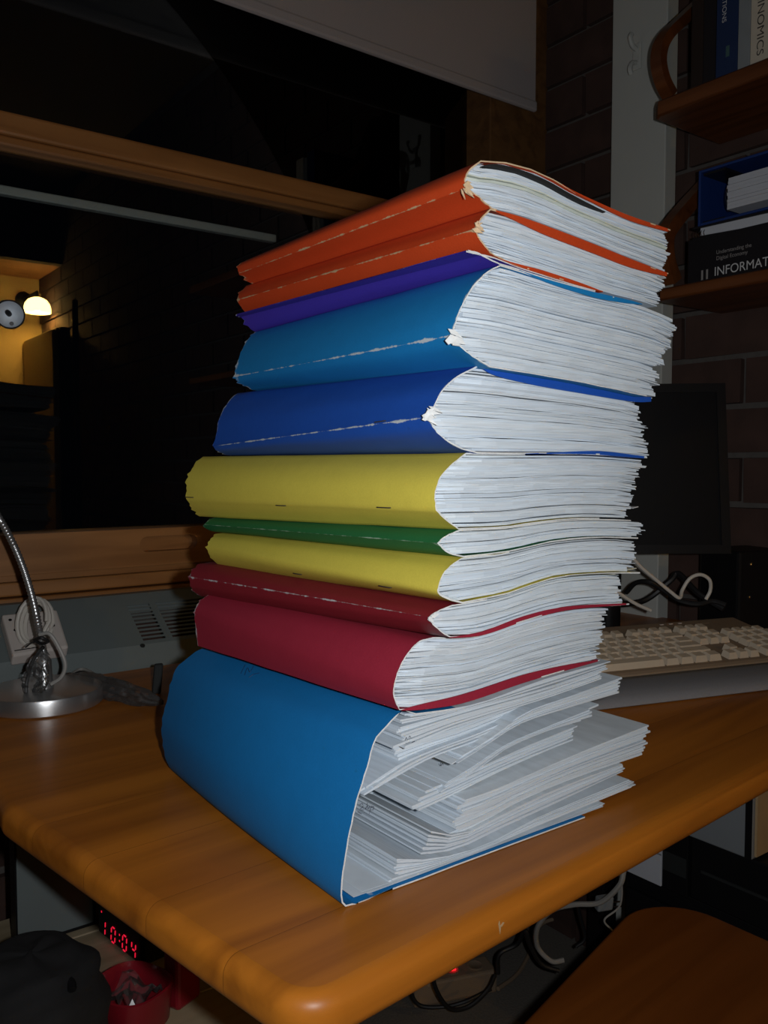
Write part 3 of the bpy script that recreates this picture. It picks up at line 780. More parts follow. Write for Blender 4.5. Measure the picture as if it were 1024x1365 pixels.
b3 = bound_book('bound_papers', 'thin dark maroon bound volume above the thick maroon one', CARD['maroon_dark'], BK[3], S(2, 3), S(3, 3),
    [(600, 850), (589, 846), (577, 836), (571, 824), (582, 815), (603, 806), (617, 803)], 834, 829, BK[3].near_u(841), BK[3].near_u(650), seed=3, far=0.6, ta=(0.5, 0.3), apex=3, leaf=0.0011)
edge_lip(b3, 'cover_edge', 'lo', [(600, 1), (645, 5), (701, 7), (757, 5), (837, 2)], CARD['maroon'])
torn_tuft(b3, 572, 824, 0.0055, 31)
b4 = bound_book('bound_papers', 'thin yellow bound volume sandwiched between green and dark maroon ones', CARD['yellow'], BK[4], S(3, 4), S(4, 4),
    [(616, 804), (598, 799), (584, 790), (586, 775), (596, 757), (614, 744)], 846, 850, BK[4].near_u(855), BK[4].near_u(680), seed=4, far=0.6, ta=(0.35, 0.6), leaf=0.0012)
b5 = bound_book('bound_papers', 'thinnest dark green bound volume between two yellow ones', CARD['green'], BK[5], S(4, 5), S(5, 5),
    [(618, 742), (598, 738), (582, 724), (594, 714), (612, 707)], 852, 858, BK[5].near_u(852), BK[5].near_u(842), seed=5, far=0.6, apex=2, leaf=0.0010)
b6 = bound_book('bound_papers', 'thick yellow bound volume with stapled spine, under the royal blue one', CARD['yellow'], BK[6], S(5, 6), S(6, 6),
    [(611, 706), (594, 693), (581, 680), (579, 660), (584, 640), (598, 621), (621, 604)], 838, 858, BK[6].near_u(800), BK[6].near_u(700), seed=6, far=0.6, ta=(0.28, 0.3), apex=2, leaf=0.0011, fan=0.008)
b7 = bound_book('bound_papers', 'royal blue bound volume with white creased spine above the thick yellow one', CARD['royal'], BK[7], S(6, 7), S(7, 7),
    [(636, 603), (615, 599), (594, 587), (579, 574), (571, 556), (579, 539), (590, 518), (610, 501), (636, 489)], 864, 850, BK[7].near_u(862), BK[7].near_u(868), seed=7, far=0.55, ta=(0.42, 0.16), apex=4, leaf=0.0012, gaps=0.22)
edge_lip(b7, 'cover_edge', 'hi', [(640, -2), (661, -10), (716, -14), (774, -14), (840, -11), (866, -6)], CARD['royal'])
edge_lip(b7, 'cover_edge', 'lo', [(700, 0.5), (739, 2), (800, 5), (858, 3)], CARD['royal'])
torn_tuft(b7, 568, 553, 0.011, 71)
b8 = bound_book('bound_papers', 'thickest bright blue bound volume of the upper stack, under the indigo one', CARD['sky'], BK[8], S(7, 8), S(8, 8),
    [(653, 487), (630, 477), (612, 463), (602, 448), (608, 424), (618, 401), (634, 377), (649, 362), (667, 353)], 872, 903, BK[8].near_u(860), BK[8].near_u(850), seed=8, far=0.55, ta=(0.28, 0.22), apex=3, leaf=0.0011)
edge_lip(b8, 'cover_edge', 'hi', [(690, 0.5), (727, -4), (790, -7), (830, -5), (852, -1)], CARD['sky'])
torn_tuft(b8, 600, 450, 0.010, 81)
b81 = bound_book('bound_papers', 'very thin indigo bound volume whose spine leans out below the orange ones', CARD['indigo'], BK[81], S(8, 81), S(9, 81),
    [(666, 352), (652, 347), (634, 337), (621, 330), (640, 335), (660, 343)], 800, 800, BK[81].near_u(790), BK[81].near_u(790), seed=81, far=0.6, leaf=0.0008, apex=3)
b9 = bound_book('bound_papers', 'lower of the two orange bound volumes, lying on the indigo one', CARD['orange'], BK[9], S(9, 9), S(10, 9),
    [(672, 350), (657, 341), (643, 326), (632, 306), (638, 294), (653, 280)], 874, 884, BK[9].near_u(800), BK[9].near_u(886), seed=9, far=0.7, apex=3, leaf=0.0010, core='core_warm')
edge_lip(b9, 'cover_edge', 'hi', [(655, -1), (690, -8), (727, -12), (790, -12), (837, -11), (884, -5)], CARD['orange'])
edge_lip(b9, 'cover_edge', 'lo', [(668, 0.5), (700, 4), (727, 5), (770, 4), (800, 1)], CARD['orange'])
torn_tuft(b9, 633, 304, 0.006, 91, 'core_warm')
def yellow_band(tm, tone, r):
    return (tone[0] * 1.0, tone[1] * 0.98, tone[2] * 0.80) if 0.56 < tm < 0.66 else tone
b10 = bound_book('bound_papers', 'topmost orange bound volume with a black sheet near its top', CARD['orange'], BK[10], S(10, 10), S(11, 10),
    [(655, 279), (638, 263), (621, 250), (619, 236), (626, 222), (640, 214)], 884, 889, BK[10].near_u(660), BK[10].near_u(888), seed=10, far=0.7, ta=(0.5, 0.66), apex=2, leaf=0.0010, core='core_warm', tint=yellow_band)
edge_lip(b10, 'cover_edge', 'hi', [(745, 0.5), (780, -3), (837, -6), (884, -4)], CARD['orange'])
torn_tuft(b10, 618, 252, 0.008, 101, 'core_warm')
# black sheet of the topmost volume
q = MB(); bk = BK[10]; pts = [(645, 221, 1), (661, 221, 4), (690, 228, 5), (727, 243, 5), (759, 261, 5), (790, 276, 3), (806, 283, 1)]
P = spline([Vector(p) for p in pts], 4); lo_, hi_ = [], []
for p in P:
    for lst, dy in ((hi_, -p.z / 2), (lo_, p.z / 2)):
        u, z = bk.near(p.x, p.y + dy); lst.append((u, z))
k = len(P); vs = []
for (u, z), (u2, z2) in zip(lo_, hi_): vs += [bk.pt(u, -0.0008, z), bk.pt(u2, -0.0008, z2), bk.pt(u2, 0.10, z2), bk.pt(u, 0.10, z)]
fs = [(0, 1, 2, 3), (4 * k - 1, 4 * k - 2, 4 * k - 3, 4 * k - 4)]
for i in range(k - 1):
    for e in range(4): fs.append((4 * i + e, 4 * i + 4 + e, 4 * i + 4 + (e + 1) % 4, 4 * i + (e + 1) % 4))
q.add(vs, fs); q.build('divider_sheet', M['black_matt'], b10['root'], label='black divider sheet')
for B, px, py, wp in ((b6, 188, 671, 14), (b6, 375, 673, 14), (b6, 512, 676, 18), (b4, 398, 766, 12), (b4, 515, 783, 16), (b7, 510, 561, 14)): staple(B, px, py, wp)
# single sheets that stick out at the fore-edge
def stray(B, tm, u1, v0, lift, seed, tone=(0.78, 0.79, 0.80)):
    r = random.Random(seed); bk = B['bk']; q = MB(); nu = 8; vs = []
    for lay in (0, 0.0005):
        for v in (v0, v0 + 0.09):
            for k in range(nu):
                u = u1 - 0.06 + 0.06 * k / (nu - 1); x = max(0, (k - 3) / (nu - 4))
                vs.append(bk.pt(u, v + (0.004 * x if v == v0 else 0), B['Z'](tm, u, v) + lay + lift * x * x))
    a = 2 * nu; fs = []
    for k in range(nu - 1):
        fs += [(k, k + nu, k + nu + 1, k + 1), (a + k, a + k + 1, a + k + nu + 1, a + k + nu), (k, k + 1, a + k + 1, a + k), (nu + k, a + nu + k, a + nu + k + 1, nu + k + 1)]
    fs += [(nu - 1, 2 * nu - 1, a + 2 * nu - 1, a + nu - 1)]
    q.add(vs, fs, 0, tone=tone); q.build('loose_leaf', M['paper'], B['root'])
stray(b6, 0.16, BK[6].near_u(864), 0.004, 0.002, 1); stray(b5, 0.22, BK[5].near_u(863), 0.003, 0.001, 2)
stray(b4, 0.06, BK[4].near_u(860), 0.002, 0.0015, 3, (0.78, 0.76, 0.62)); stray(b9, 0.98, BK[9].near_u(890), 0.0, -0.002, 4)
stray(b3, 0.92, BK[3].near_u(846), 0.004, 0.002, 5, (0.74, 0.70, 0.55))

# ---- big blue folder of loose sheets at the bottom
bk = BK[1]; top1 = S(1, 1)
class Flat:
    us = [0, 0.2]
    def z(s, u, v): return DESK + 0.0006
lo1 = Flat()
FP = [(478, 1223), (463, 1220), (456, 1206), (454, 1186), (458, 1150), (466, 1106), (476, 1062), (487, 1028), (499, 986), (509, 974), (528, 953), (536, 948)]
folder = thing('folder', 'big bright blue card folder bulging with loose sheets, at the foot of the stack', 'folder', bk.pt(0.1, 0.14, DESK))
near = [bk.near(*p) for p in FP]; near = [(u, max(z, DESK + 0.0006)) for u, z in near]
ztop_n = near[-1][1]; 
# far end of the spine: straight-ish, with the top slumping; pixels of the left silhouette
FL = [(250, 1066), (232, 1040), (220, 1010), (215, 970), (219, 945), (229, 905), (240, 885), (262, 868), (275, 861)]
def far_pt(px, py, n_u):
    return n_u
Pn = spline([Vector((u, z, 0)) for u, z in near], 3)
# arc-length resample of both ends
def resample(P, n):
    L = [0]; 
    for a, b in zip(P, P[1:]): L.append(L[-1] + (b - a).length)
    out = []
    for k in range(n):
        s_ = L[-1] * k / (n - 1); i = max(j for j in range(len(L)) if L[j] <= s_ + 1e-12); i = min(i, len(P) - 2)
        t_ = (s_ - L[i]) / max(L[i + 1] - L[i], 1e-9); out.append(P[i].lerp(P[i + 1], t_))
    return out
NS = 30
near_s = [bk.pt(p.x, 0, p.y) for p in resample(Pn, NS)]
# far end curve: on a vertical plane across the spine at its far end, from the silhouette pixels
endp = bk.N + bk.V * bk.l
far_w = [on_plane(px, py, endp + bk.V * dv, -bk.V) for (px, py), dv in zip(FL, (-0.012, -0.004, 0, 0, 0, 0, -0.004, -0.012, -0.016))]
far_w = [Vector((p.x, p.y, max(p.z, DESK + 0.0006))) for p in far_w]
far_s = resample(spline(far_w, 3), NS)
WU = bk.near_u(786)
rows_near = [bk.pt(WU + (near_s[0] - bk.N).dot(bk.U) * 0 + 0, 0, DESK + 0.0006)]
q = MB(); JJ = 14; KB = 8; KT = 4; grid = []; wear_o = []
for j in range(JJ + 1):
    f_ = j / JJ; row = []
    v_here = None
    a0 = near_s[0].lerp(far_s[0], f_); e0 = near_s[-1].lerp(far_s[-1], f_)
    for k in range(KB):                                     # bottom panel, from fore-edge to the fold
        p_f = bk.pt(WU, bk.l * f_, DESK + 0.0006); row.append(p_f.lerp(Vector((a0.x, a0.y, DESK + 0.0006)), k / KB))
    for a, b in zip(near_s, far_s):
        p = a.lerp(b, f_); bul = 0.010 * math.sin(math.pi * f_) * math.sin(math.pi * (near_s.index(a) / (NS - 1)))
        row.append(p - bk.U * bul)
    for k in range(KT):                                     # short top panel under the maroon volume
        u_ = 0.012 * (k + 1) ; p = e0 + bk.U * u_; row.append(Vector((p.x, p.y, top1.z((p - bk.N).dot(bk.U), bk.l * f_) - 0.0022)))
    grid.append(row)
KK = len(grid[0]); outer = []; inner = []
rr = random.Random(5)
for j, row in enumerate(grid):
    for i, p in enumerate(row):
        a = row[max(i - 1, 0)]; b = row[min(i + 1, KK - 1)]; tg = b - a; nn = tg.cross(bk.V).normalized()
        if nn.dot(-bk.U if KB <= i < KB + NS else (Vector((0, 0, -1)) if i < KB else Vector((0, 0, 1)))) < 0: nn = -nn
        vj = bk.V * (rr.uniform(-0.0004, 0.0002) if j == 0 else (rr.uniform(-0.002, 0.001) if j == JJ else 0))
        if i < KB: nn = Vector((0, 0, -1))
        outer.append(p + vj); inner.append(p - nn * 0.0011 + vj)
        dn = j / JJ * bk.l; wear_o.append(min(dn + 0.0006, bk.l - dn + 0.0008, (abs(i - KB) * 0.004 + 0.0012) if i <= KB + 2 else 1.0))
no = len(outer); fs, mi = [], []
for j in range(JJ):
    for i in range(KK - 1):
        a, b, c, d_ = j * KK + i, j * KK + i + 1, (j + 1) * KK + i + 1, (j + 1) * KK + i
        fs += [(a, d_, c, b), (no + a, no + b, no + c, no + d_)]; mi += [0, 0]
for i in range(KK - 1):
    fs.append((i, i + 1, no + i + 1, no + i)); mi.append(1); e = JJ * KK; fs.append((e + i, no + e + i, no + e + i + 1, e + i + 1)); mi.append(1)
for j in range(JJ):
    fs.append((j * KK, no + j * KK, no + (j + 1) * KK, (j + 1) * KK)); mi.append(1); e = KK - 1
    fs.append((j * KK + e, (j + 1) * KK + e, no + (j + 1) * KK + e, no + j * KK + e)); mi.append(1)
q.add(outer + inner, fs, mi, wear=wear_o + [1.0] * no); q.build('cover', [CARD['blue'], M['core']], folder, smooth=True, angle=60)

def sheaf(name, c_lo, c_hi, edge_lo, edge_hi, n, seed, vin=0.0, back=0.25, jag=0.0025, tone_w=0.02, ujit=0.003, far_drop=0.0, stagger=0.0):
    """a sheaf of loose sheets. edge_lo / edge_hi: pixels of its lower and upper front edge from the spine side to the fore-edge"""
    r = random.Random(seed); q = MB()
    lo = [bk_pt(p, vin) for p in edge_lo]; hi = [bk_pt(p, vin) for p in edge_hi]
    U0l, U0h = lo[0][0], hi[0][0]; U1l, U1h = lo[-1][0], hi[-1][0]
    def zat(arr, x):
        xs = [(a[0] - arr[0][0]) / (arr[-1][0] - arr[0][0]) for a in arr]; zz = [a[1] for a in arr]
        i = max(k for k in range(len(xs)) if xs[k] <= x + 1e-9); i = min(i, len(xs) - 2); h = xs[i + 1] - xs[i]; t_ = (x - xs[i]) / h
        g = lambda k: (zz[min(k + 1, len(xs) - 1)] - zz[max(k - 1, 0)]) / (xs[min(k + 1, len(xs) - 1)] - xs[max(k - 1, 0)])
        return (2 * t_ ** 3 - 3 * t_ ** 2 + 1) * zz[i] + (t_ ** 3 - 2 * t_ ** 2 + t_) * g(i) * h + (-2 * t_ ** 3 + 3 * t_ ** 2) * zz[i + 1] + (t_ ** 3 - t_ ** 2) * g(i + 1) * h
    for k_ in range(n):
        t0, t1 = k_ / n, (k_ + (0.97 if r.random() > 0.25 else 0.75)) / n; tm = (t0 + t1) / 2
        u0 = U0l + (U0h - U0l) * tm + r.gauss(0, ujit); u1 = U1l + (U1h - U1l) * tm + r.gauss(0, jag)
        v0 = vin + r.gauss(0, 0.0007) + stagger * (tm - 0.5); nu = 12; sk = r.gauss(0, 0.0015); vs = []; tone = tone_of(r, 0.025, tone_w)
        vv = (v0, v0 + back * 0.33, v0 + back * 0.66, v0 + back + r.gauss(0, 0.003))
        for lay in (t0, t1):
            for jv, v in enumerate(vv):
                for k in range(nu):
                    x = k / (nu - 1); u = u0 + (u1 - u0) * x
                    z = zat(lo, x) * (1 - lay) + zat(hi, x) * lay - far_drop * (v - v0) / back
                    vs.append(bk.pt(u, v + (sk * (x - 0.5) if jv == 0 else 0), z))
        a = 4 * nu; f2 = []
        for j in range(3):
            for k in range(nu - 1):
                b0 = j * nu + k; f2 += [(b0, b0 + nu, b0 + nu + 1, b0 + 1), (a + b0, a + b0 + 1, a + b0 + nu + 1, a + b0 + nu)]
        for k in range(nu - 1):
            f2.append((k, k + 1, a + k + 1, a + k)); e = 3 * nu; f2.append((e + k, a + e + k, a + e + k + 1, e + k + 1))
        for j in range(3):
            f2.append((j * nu, a + j * nu, a + (j + 1) * nu, (j + 1) * nu)); e = nu - 1; f2.append((j * nu + e, (j + 1) * nu + e, a + (j + 1) * nu + e, a + j * nu + e))
        q.add(vs, f2, 0, tone=tone)
    return q.build(name, M['paper'], folder)
def bk_pt(p, vin):
    w_ = on_plane(p[0], p[1], bk.N + bk.V * vin, -bk.V); return ((w_ - bk.N).dot(bk.U), max(w_.z, DESK + 0.0022))
# pixels of the front edges of each sheaf (spine side -> fore-edge)
SH = [
 ([(492, 1217), (560, 1195), (640, 1163), (720, 1125), (800, 1082)], [(478, 1192), (560, 1178), (640, 1148), (720, 1105), (800, 1073)], 7, 0.004, 0.27),
 ([(517, 1178), (570, 1163), (640, 1146), (720, 1100), (842, 1050)], [(535, 1143), (585, 1143), (650, 1126), (720, 1090), (842, 1040)], 9, 0.006, 0.27),
 ([(562, 1142), (604, 1134), (660, 1108), (740, 1072), (830, 1030)], [(574, 1107), (614, 1112), (670, 1085), (740, 1052), (830, 1018)], 9, 0.008, 0.26),
 ([(600, 1116), (640, 1098), (690, 1070), (760, 1040), (858, 1006)], [(620, 1066), (660, 1052), (710, 1030), (780, 1000), (863, 967)], 15, 0.010, 0.26),
 ([(548, 1083), (600, 1060), (650, 1036), (700, 1014), (760, 990)], [(572, 1050), (610, 1035), (655, 1014), (705, 992), (765, 968)], 9, 0.024, 0.24),
 ([(484, 1061), (530, 1034), (575, 1010), (630, 990), (690, 965)], [(489, 1049), (532, 1020), (577, 1000), (632, 980), (690, 955)], 4, 0.014, 0.25),
 ([(590, 1056), (630, 1030), (670, 1000), (730, 975), (780, 960)], [(600, 1040), (640, 1016), (680, 990), (735, 966), (795, 940)], 6, 0.020, 0.25),
 ([(531, 1019), (570, 1002), (620, 985), (680, 960), (740, 940)], [(524, 986), (566, 975), (618, 960), (680, 938), (740, 920)], 8, 0.020, 0.25),
 ([(604, 1018), (640, 996), (690, 966), (750, 946), (822, 925)], [(632, 996), (660, 980), (700, 950), (760, 928), (828, 903)], 8, 0.008, 0.26),
 ([(541, 998), (600, 972), (660, 952), (730, 930), (800, 905)], [(530, 968), (590, 952), (650, 936), (725, 916), (805, 889)], 9, 0.005, 0.27),
 ([(532, 966), (580, 955), (640, 940), (720, 916), (806, 888)], [(538, 950), (580, 947), (640, 935), (720, 905), (808, 881)], 4, 0.004, 0.27),
]
for i_, (lo_e, hi_e, n_, vi_, bk_) in enumerate(SH): sheaf('sheaf', 0, 0, lo_e, hi_e, n_, 21 + i_, vi_, bk_)
# what fills the folder further in
sheaf('sheaf', 0, 0, [(476, 1185), (540, 1150), (600, 1100), (660, 1060), (740, 1030)], [(512, 990), (550, 975), (600, 955), (660, 940), (740, 920)], 40, 41, 0.105, 0.16, ujit=0.004)

from mathutils.bvhtree import BVHTree
def tree_of(objs):
    V, Fc = [], []
    for o in objs:
        org = base_of(o.parent) if o.parent else Vector((0, 0, 0)); k = len(V)
        V += [v.co + org for v in o.data.vertices]; Fc += [tuple(i + k for i in p.vertices) for p in o.data.polygons]
    return BVHTree.FromPolygons(V, Fc)
def pen(root, objs, strokes, rad, mat, label=None):
    """pen strokes drawn where these pixels meet the paper"""
    tr = tree_of(objs); q = MB()
    for st in strokes:
        P = spline([Vector((x, y, 0)) for x, y in st], 4) if len(st) > 2 else [Vector((x, y, 0)) for x, y in st]; pts = []
        for p in P:
            h = tr.ray_cast(CAM, ray(p.x, p.y).normalized())
            if h[0] is not None: pts.append(h[0] + (CAM - h[0]).normalized() * 0.0003)
        if len(pts) > 1: q.tube(pts, rad, 4)
    if q.v: q.build('handwriting', M[mat], root, label=label)
kids = list(folder.children); shs = [o for o in kids if o.name.startswith('sheaf')]; cvs = [o for o in kids if o.name.startswith('cover')]
pen(folder, shs, [[(479, 1073), (483, 1071), (484, 1075), (480, 1079), (485, 1080)], [(486, 1083), (490, 1070)], [(488, 1077), (490, 1074), (491, 1078), (493, 1075), (494, 1079)], [(492, 1085), (496, 1074)], [(495, 1077), (498, 1075), (498, 1079), (495, 1080)], [(477, 1082), (482, 1085)]], 0.00022, 'blue_ink', 'scribbled pen date')
pen(folder, shs, [[(537, 988), (538, 984)], [(540, 987), (542, 983), (543, 986)], [(545, 985), (546, 981), (548, 984)], [(541, 991), (546, 989)], [(549, 990), (553, 988)]], 0.0002, 'blue_ink', 'small pen note')
pen(folder, shs, [[(585, 1018), (587, 1021), (588, 1016)], [(588, 1021), (590, 1017), (591, 1020)]], 0.0002, 'blue_ink', 'tiny pen mark')
pen(folder, cvs, [[(321, 898), (327, 886)], [(326, 900), (330, 890), (333, 896), (338, 888)], [(332, 903), (338, 899), (346, 897)], [(342, 886), (348, 881)]], 0.00028, 'navy', 'faint dark scribble on the cover')

# ---------------------------------------------------------------- heater under the window
hz_t = wall_px(0, 806, 0.03).z; hz_f = on_plane(0, 884, RM(0, UNIT_B - 0.003, 0), W).z
a_r, a_l = AB(wall_px(470, 700, UNIT_B))[0], 1.85
heater = thing('convector_heater', 'grey metal convector heater under the window with slotted sloping top', 'heater', RM(1.2, 0.07, 0.672))
SB0, SB1 = 0.040, UNIT_B - 0.004
def SL(a, f, off=0.0):                      # point of the sloping top: f from the back (0) to the front (1)
    n = W * (hz_t - hz_f) + Vector((0, 0, SB1 - SB0)); n.normalize()
    return RM(a, SB0 + (SB1 - SB0) * f, hz_t + (hz_f - hz_t) * f) + n * off
SLN = (SL(1, 0.5, 1) - SL(1, 0.5, 0))
def sl_px(px, py, off=0.0):
    p = on_plane(px, py, SL(1, 0.5, off), SLN); a, b = AB(p); return a, (b - SB0) / (SB1 - SB0)
g1 = sl_px(176, 806); g2 = sl_px(192, 856); g3 = sl_px(262, 840); g_mid = sl_px(214, 826)
ga0, ga1 = g3[0] - 0.045, max(g1[0], g2[0]); gf0, gf1 = g1[1], g2[1]; gm = g_mid[0]
q = MB()
def sl_plate(mb, a0, a1, f0, f1, t=0.0022):
    c = [SL(a1, f1, -t), SL(a0, f1, -t), SL(a0, f0, -t), SL(a1, f0, -t), SL(a1, f1), SL(a0, f1), SL(a0, f0), SL(a1, f0)]; mb.hexa(c)
sl_plate(q, a_r, a_l, 0, gf0); sl_plate(q, a_r, a_l, gf1, 1); sl_plate(q, a_r, ga0, gf0, gf1); sl_plate(q, ga1, a_l, gf0, gf1)
q.rbox(a_r, a_l, 0.018, SB0, hz_t - 0.03, hz_t)
q.rbox(a_r, a_l, SB1 - 0.003, SB1, 0.675, hz_f); q.rbox(a_r, a_l, 0.018, SB1 - 0.003, 0.672, 0.675)
q.build('casing', M['grey_paint'], heater)
q = MB(); sl_plate(q, gm - 0.005, gm + 0.005, gf0, gf1); q.build('mullion', M['grey_paint'], heater)
NSL = 10
for (x0, x1) in ((ga0, gm - 0.005), (gm + 0.005, ga1)):
    for k in range(NSL):
        f0 = gf0 + (gf1 - gf0) * (k + 0.62) / NSL; f1 = gf0 + (gf1 - gf0) * (k + 1.0) / NSL
        q = MB(); sl_plate(q, x0, x1, f0, f1, 0.0012); q.build('slat', M['grey_paint'], heater)
q = MB(); q.rbox(a_r + 0.01, a_l - 0.01, 0.02, SB1 - 0.006, 0.68, hz_f - 0.020); q.build('inner_body', M['dark_gap'], heater)
sc_a, sc_f = sl_px(190, 861)
MB().lathe(SL(sc_a, sc_f, 0.0), [(0.0035, 0), (0.0035, 0.0012), (0.0012, 0.0016), (0.0, 0.0012)], 12, ax=SLN).build('screw', M['dark_gap'], heater)

# white socket block on the heater with its coiled cable
def on_slope(px, py, off): return on_plane(px, py, SL(1, 0.5, off), SLN)
TB = 0.020; c = [on_slope(17, 874, TB), on_slope(92, 862, TB), on_slope(76, 812, TB), on_slope(2, 819, TB)]
sbx = thing('socket_block', 'white plastic socket block lying on the heater behind the lamp', 'adapter', (c[0] + c[1] + c[2] + c[3]) / 4 - SLN * TB)
q = MB(); q.hexa([p - SLN * (TB - 0.001) for p in c] + c); q.build('body', M['white_plastic'], sbx, bevel=0.003)
for fx, fy in ((0.12, 0.16), (0.86, 0.20), (0.16, 0.42), (0.30, 0.62), (0.84, 0.42)):
    p = (c[3].lerp(c[2], fx)).lerp(c[0].lerp(c[1], fx), fy)
    MB().lathe(p, [(0.0022, 0), (0.0022, 0.0006)], 10, ax=SLN).build('hole', M['black'], sbx)
pa, pb_ = c[3].lerp(c[0], 0.9).lerp(c[2].lerp(c[1], 0.9), 0.05), c[3].lerp(c[0], 0.9).lerp(c[2].lerp(c[1], 0.9), 0.55)
MB().tube([pa + SLN * 0.0003, pb_ + SLN * 0.0003], 0.0007, 6).build('slot', M['black'], sbx)
cc_ = on_slope(46, 838, TB + 0.016); ux = Vector((1, 0, 0)); uz = (Vector((0, 0.35, 1))).normalized(); un = ux.cross(uz)
pts = []; r7 = random.Random(3)
for k in range(6 * 20):
    t_ = 2 * math.pi * k / 20; lp_ = k // 20; rx = 0.019 + 0.0022 * math.sin(lp_ * 2.1) ; rz = 0.029 + 0.0025 * math.cos(lp_ * 1.7)
    pts.append(cc_ + ux * (rx * math.cos(t_)) + uz * (rz * math.sin(t_) + 0.008) - un * (0.0042 * (lp_ - 2.5) * (0.6 + 0.4 * abs(math.cos(t_)))))
q = MB(); q.tube(pts, 0.0027, 7)
tag(q.build('coiled_cable', M['white_cable'], smooth=True, origin=cc_), 'coil of white cable standing on the white socket block', 'cable')

# ---------------------------------------------------------------- desk lamp
lb = on_z(60, 938, DESK); lb.z = DESK
LR = 0.066
lamp = thing('desk_lamp', 'silver gooseneck desk lamp with round base at the left desk edge', 'desk lamp', lb)
MB().lathe(lb, [(LR * 0.97, 0.0003), (LR, 0.002), (LR, 0.017), (LR * 0.985, 0.0195), (LR * 0.95, 0.020), (0.0, 0.020)], 64).build('base', M['silver'], lamp, smooth=True, angle=30)
MB().lathe(lb, [(0.0105, 0.020), (0.010, 0.022), (0.0085, 0.052), (0.006, 0.056), (0.0, 0.056)], 24).build('post', M['silver'], lamp, smooth=True)
yl = lb.y
neck_px = [(60, 893, 0), (58, 868, 0), (52, 838, 0), (44, 800, 0), (32, 760, 0), (16, 722, 0), (-4, 686, -0.005), (-34, 640, -0.02), (-58, 580, -0.04), (-64, 515, -0.06), (-50, 455, -0.075), (-25, 425, -0.085), (-2, 417, -0.09)]
npts = [at_y(x, y, yl + dy) for x, y, dy in neck_px]; npts[0] = lb + Vector((0, 0, 0.055))
nn_ = spline(npts, 26)
MB().tube(nn_, lambda i: 0.0040 + (0.0007 if i % 3 == 0 else (-0.0004 if i % 3 == 1 else 0.0002)), 10).build('gooseneck', M['silver'], lamp, smooth=True, angle=60)
hc = at_y(13, 419, yl - 0.10); hax = (CAM + Vector((0.03, 0, 0)) - hc).normalized()
hr = 18.5 / F * hc.y
MB().lathe(hc, [(0.005, -0.035), (hr * 0.55, -0.032), (hr * 0.85, -0.018), (hr, -0.004), (hr * 1.03, 0.001), (hr * 0.93, 0.0015), (hr * 0.92, -0.002)], 32, ax=hax, cap1=False).build('lamp_head', M['black'], lamp, smooth=True)
MB().lathe(hc, [(hr * 0.92, -0.001), (hr * 0.80, -0.006), (hr * 0.55, -0.012), (hr * 0.25, -0.016), (0.0, -0.0165)], 32, ax=hax, cap0=False).build('reflector', M['reflector'], lamp, smooth=True)
hu = hax.orthogonal().normalized()
MB().lathe(hc - hax * 0.014 + hu * 0.0, [(0.0028, 0), (0.0030, 0.004), (0.0022, 0.007), (0.0, 0.009)], 12, ax=(hax + Vector((-0.35, 0, 0.4))).normalized()).build('bulb', M['black'], lamp, smooth=True)
MB().lathe(hc - hax * 0.007 - Vector((-0.002, 0, hr * 0.66)), [(0.0022, 0), (0.0022, 0.001)], 12, ax=hax).build('screw', M['black'], lamp)
# cable bundle in clear film tied to the neck
def film_bag(name, label, cat, p0, p1, rad, seed, flat=1.0, parts=()):
    ax = (p1 - p0); L = ax.length; ax = ax / L; u = ax.cross(Vector((0, 1, 0.2))).normalized(); v = ax.cross(u); q = MB(); n, m_ = 18, 22; vs = []
    for i in range(m_ + 1):
        f_ = i / m_; r0 = rad * (math.sin(math.pi * min(1, 0.04 + f_ * 0.93)) ** 0.6)
        for j in range(n):
            t_ = 2 * math.pi * j / n; d_ = u * math.cos(t_) + v * math.sin(t_) * flat
            rr_ = r0 * (1 + 0.38 * mnoise.noise(Vector((math.cos(t_) * 2.2, math.sin(t_) * 2.2, f_ * 6 + seed))) + 0.16 * mnoise.noise(Vector((math.cos(t_) * 6, math.sin(t_) * 6, f_ * 17 + seed))))
            vs.append(p0 + ax * (L * f_) + d_ * rr_)
    fs = [(i * n + j, i * n + (j + 1) % n, (i + 1) * n + (j + 1) % n, (i + 1) * n + j) for i in range(m_) for j in range(n)]
    q.add(vs, fs); root = thing(name, label, cat, p0.lerp(p1, 0.5)); q.build('film', M['film'], root, smooth=False)
    return root
y1 = yl - 0.022
bag = film_bag('cable_bag', 'clear plastic bag of cable tied to the lamp neck', 'plastic bag', at_y(57, 866, y1), at_y(41, 937, y1), 0.0135, 3.0)
MB().tube(spline([at_y(58, 862, y1), at_y(44, 880, y1), at_y(36, 908, y1), at_y(35, 934, y1 - 0.004)], 8), 0.0022, 8).build('cable', M['black_cable'], bag, smooth=True)
MB().tube(spline([at_y(52, 846, y1), at_y(66, 845, y1), at_y(78, 862, y1), at_y(87, 885, y1), at_y(82, 902, y1), at_y(68, 912, y1)], 8), 0.0022, 8).build('cable', M['grey_cable'], bag, smooth=True)
for k in range(3):
    MB().tube(spline([at_y(50 - k * 2, 890 + k * 12, y1), at_y(55, 900 + k * 10, y1 - 0.005), at_y(46, 918 + k * 6, y1), at_y(44 + k * 3, 928, y1 + 0.003)], 6), 0.0019, 7).build('cable', M['steel' if k else 'black_cable'], bag, smooth=True)
MB().tube(spline([at_y(46, 853, y1), at_y(55, 850, y1 - 0.008), at_y(64, 855, y1), at_y(55, 858, y1 + 0.010), at_y(46, 853, y1)], 6), 0.0019, 7).build('twist_tie', M['black_cable'], bag, smooth=True)
MB().tube(spline([at_y(50, 855, y1 - 0.006), at_y(42, 857, y1 - 0.006), at_y(34, 863, y1 - 0.004)], 5), 0.0008, 6).build('twist_tie', M['black_cable'], bag)
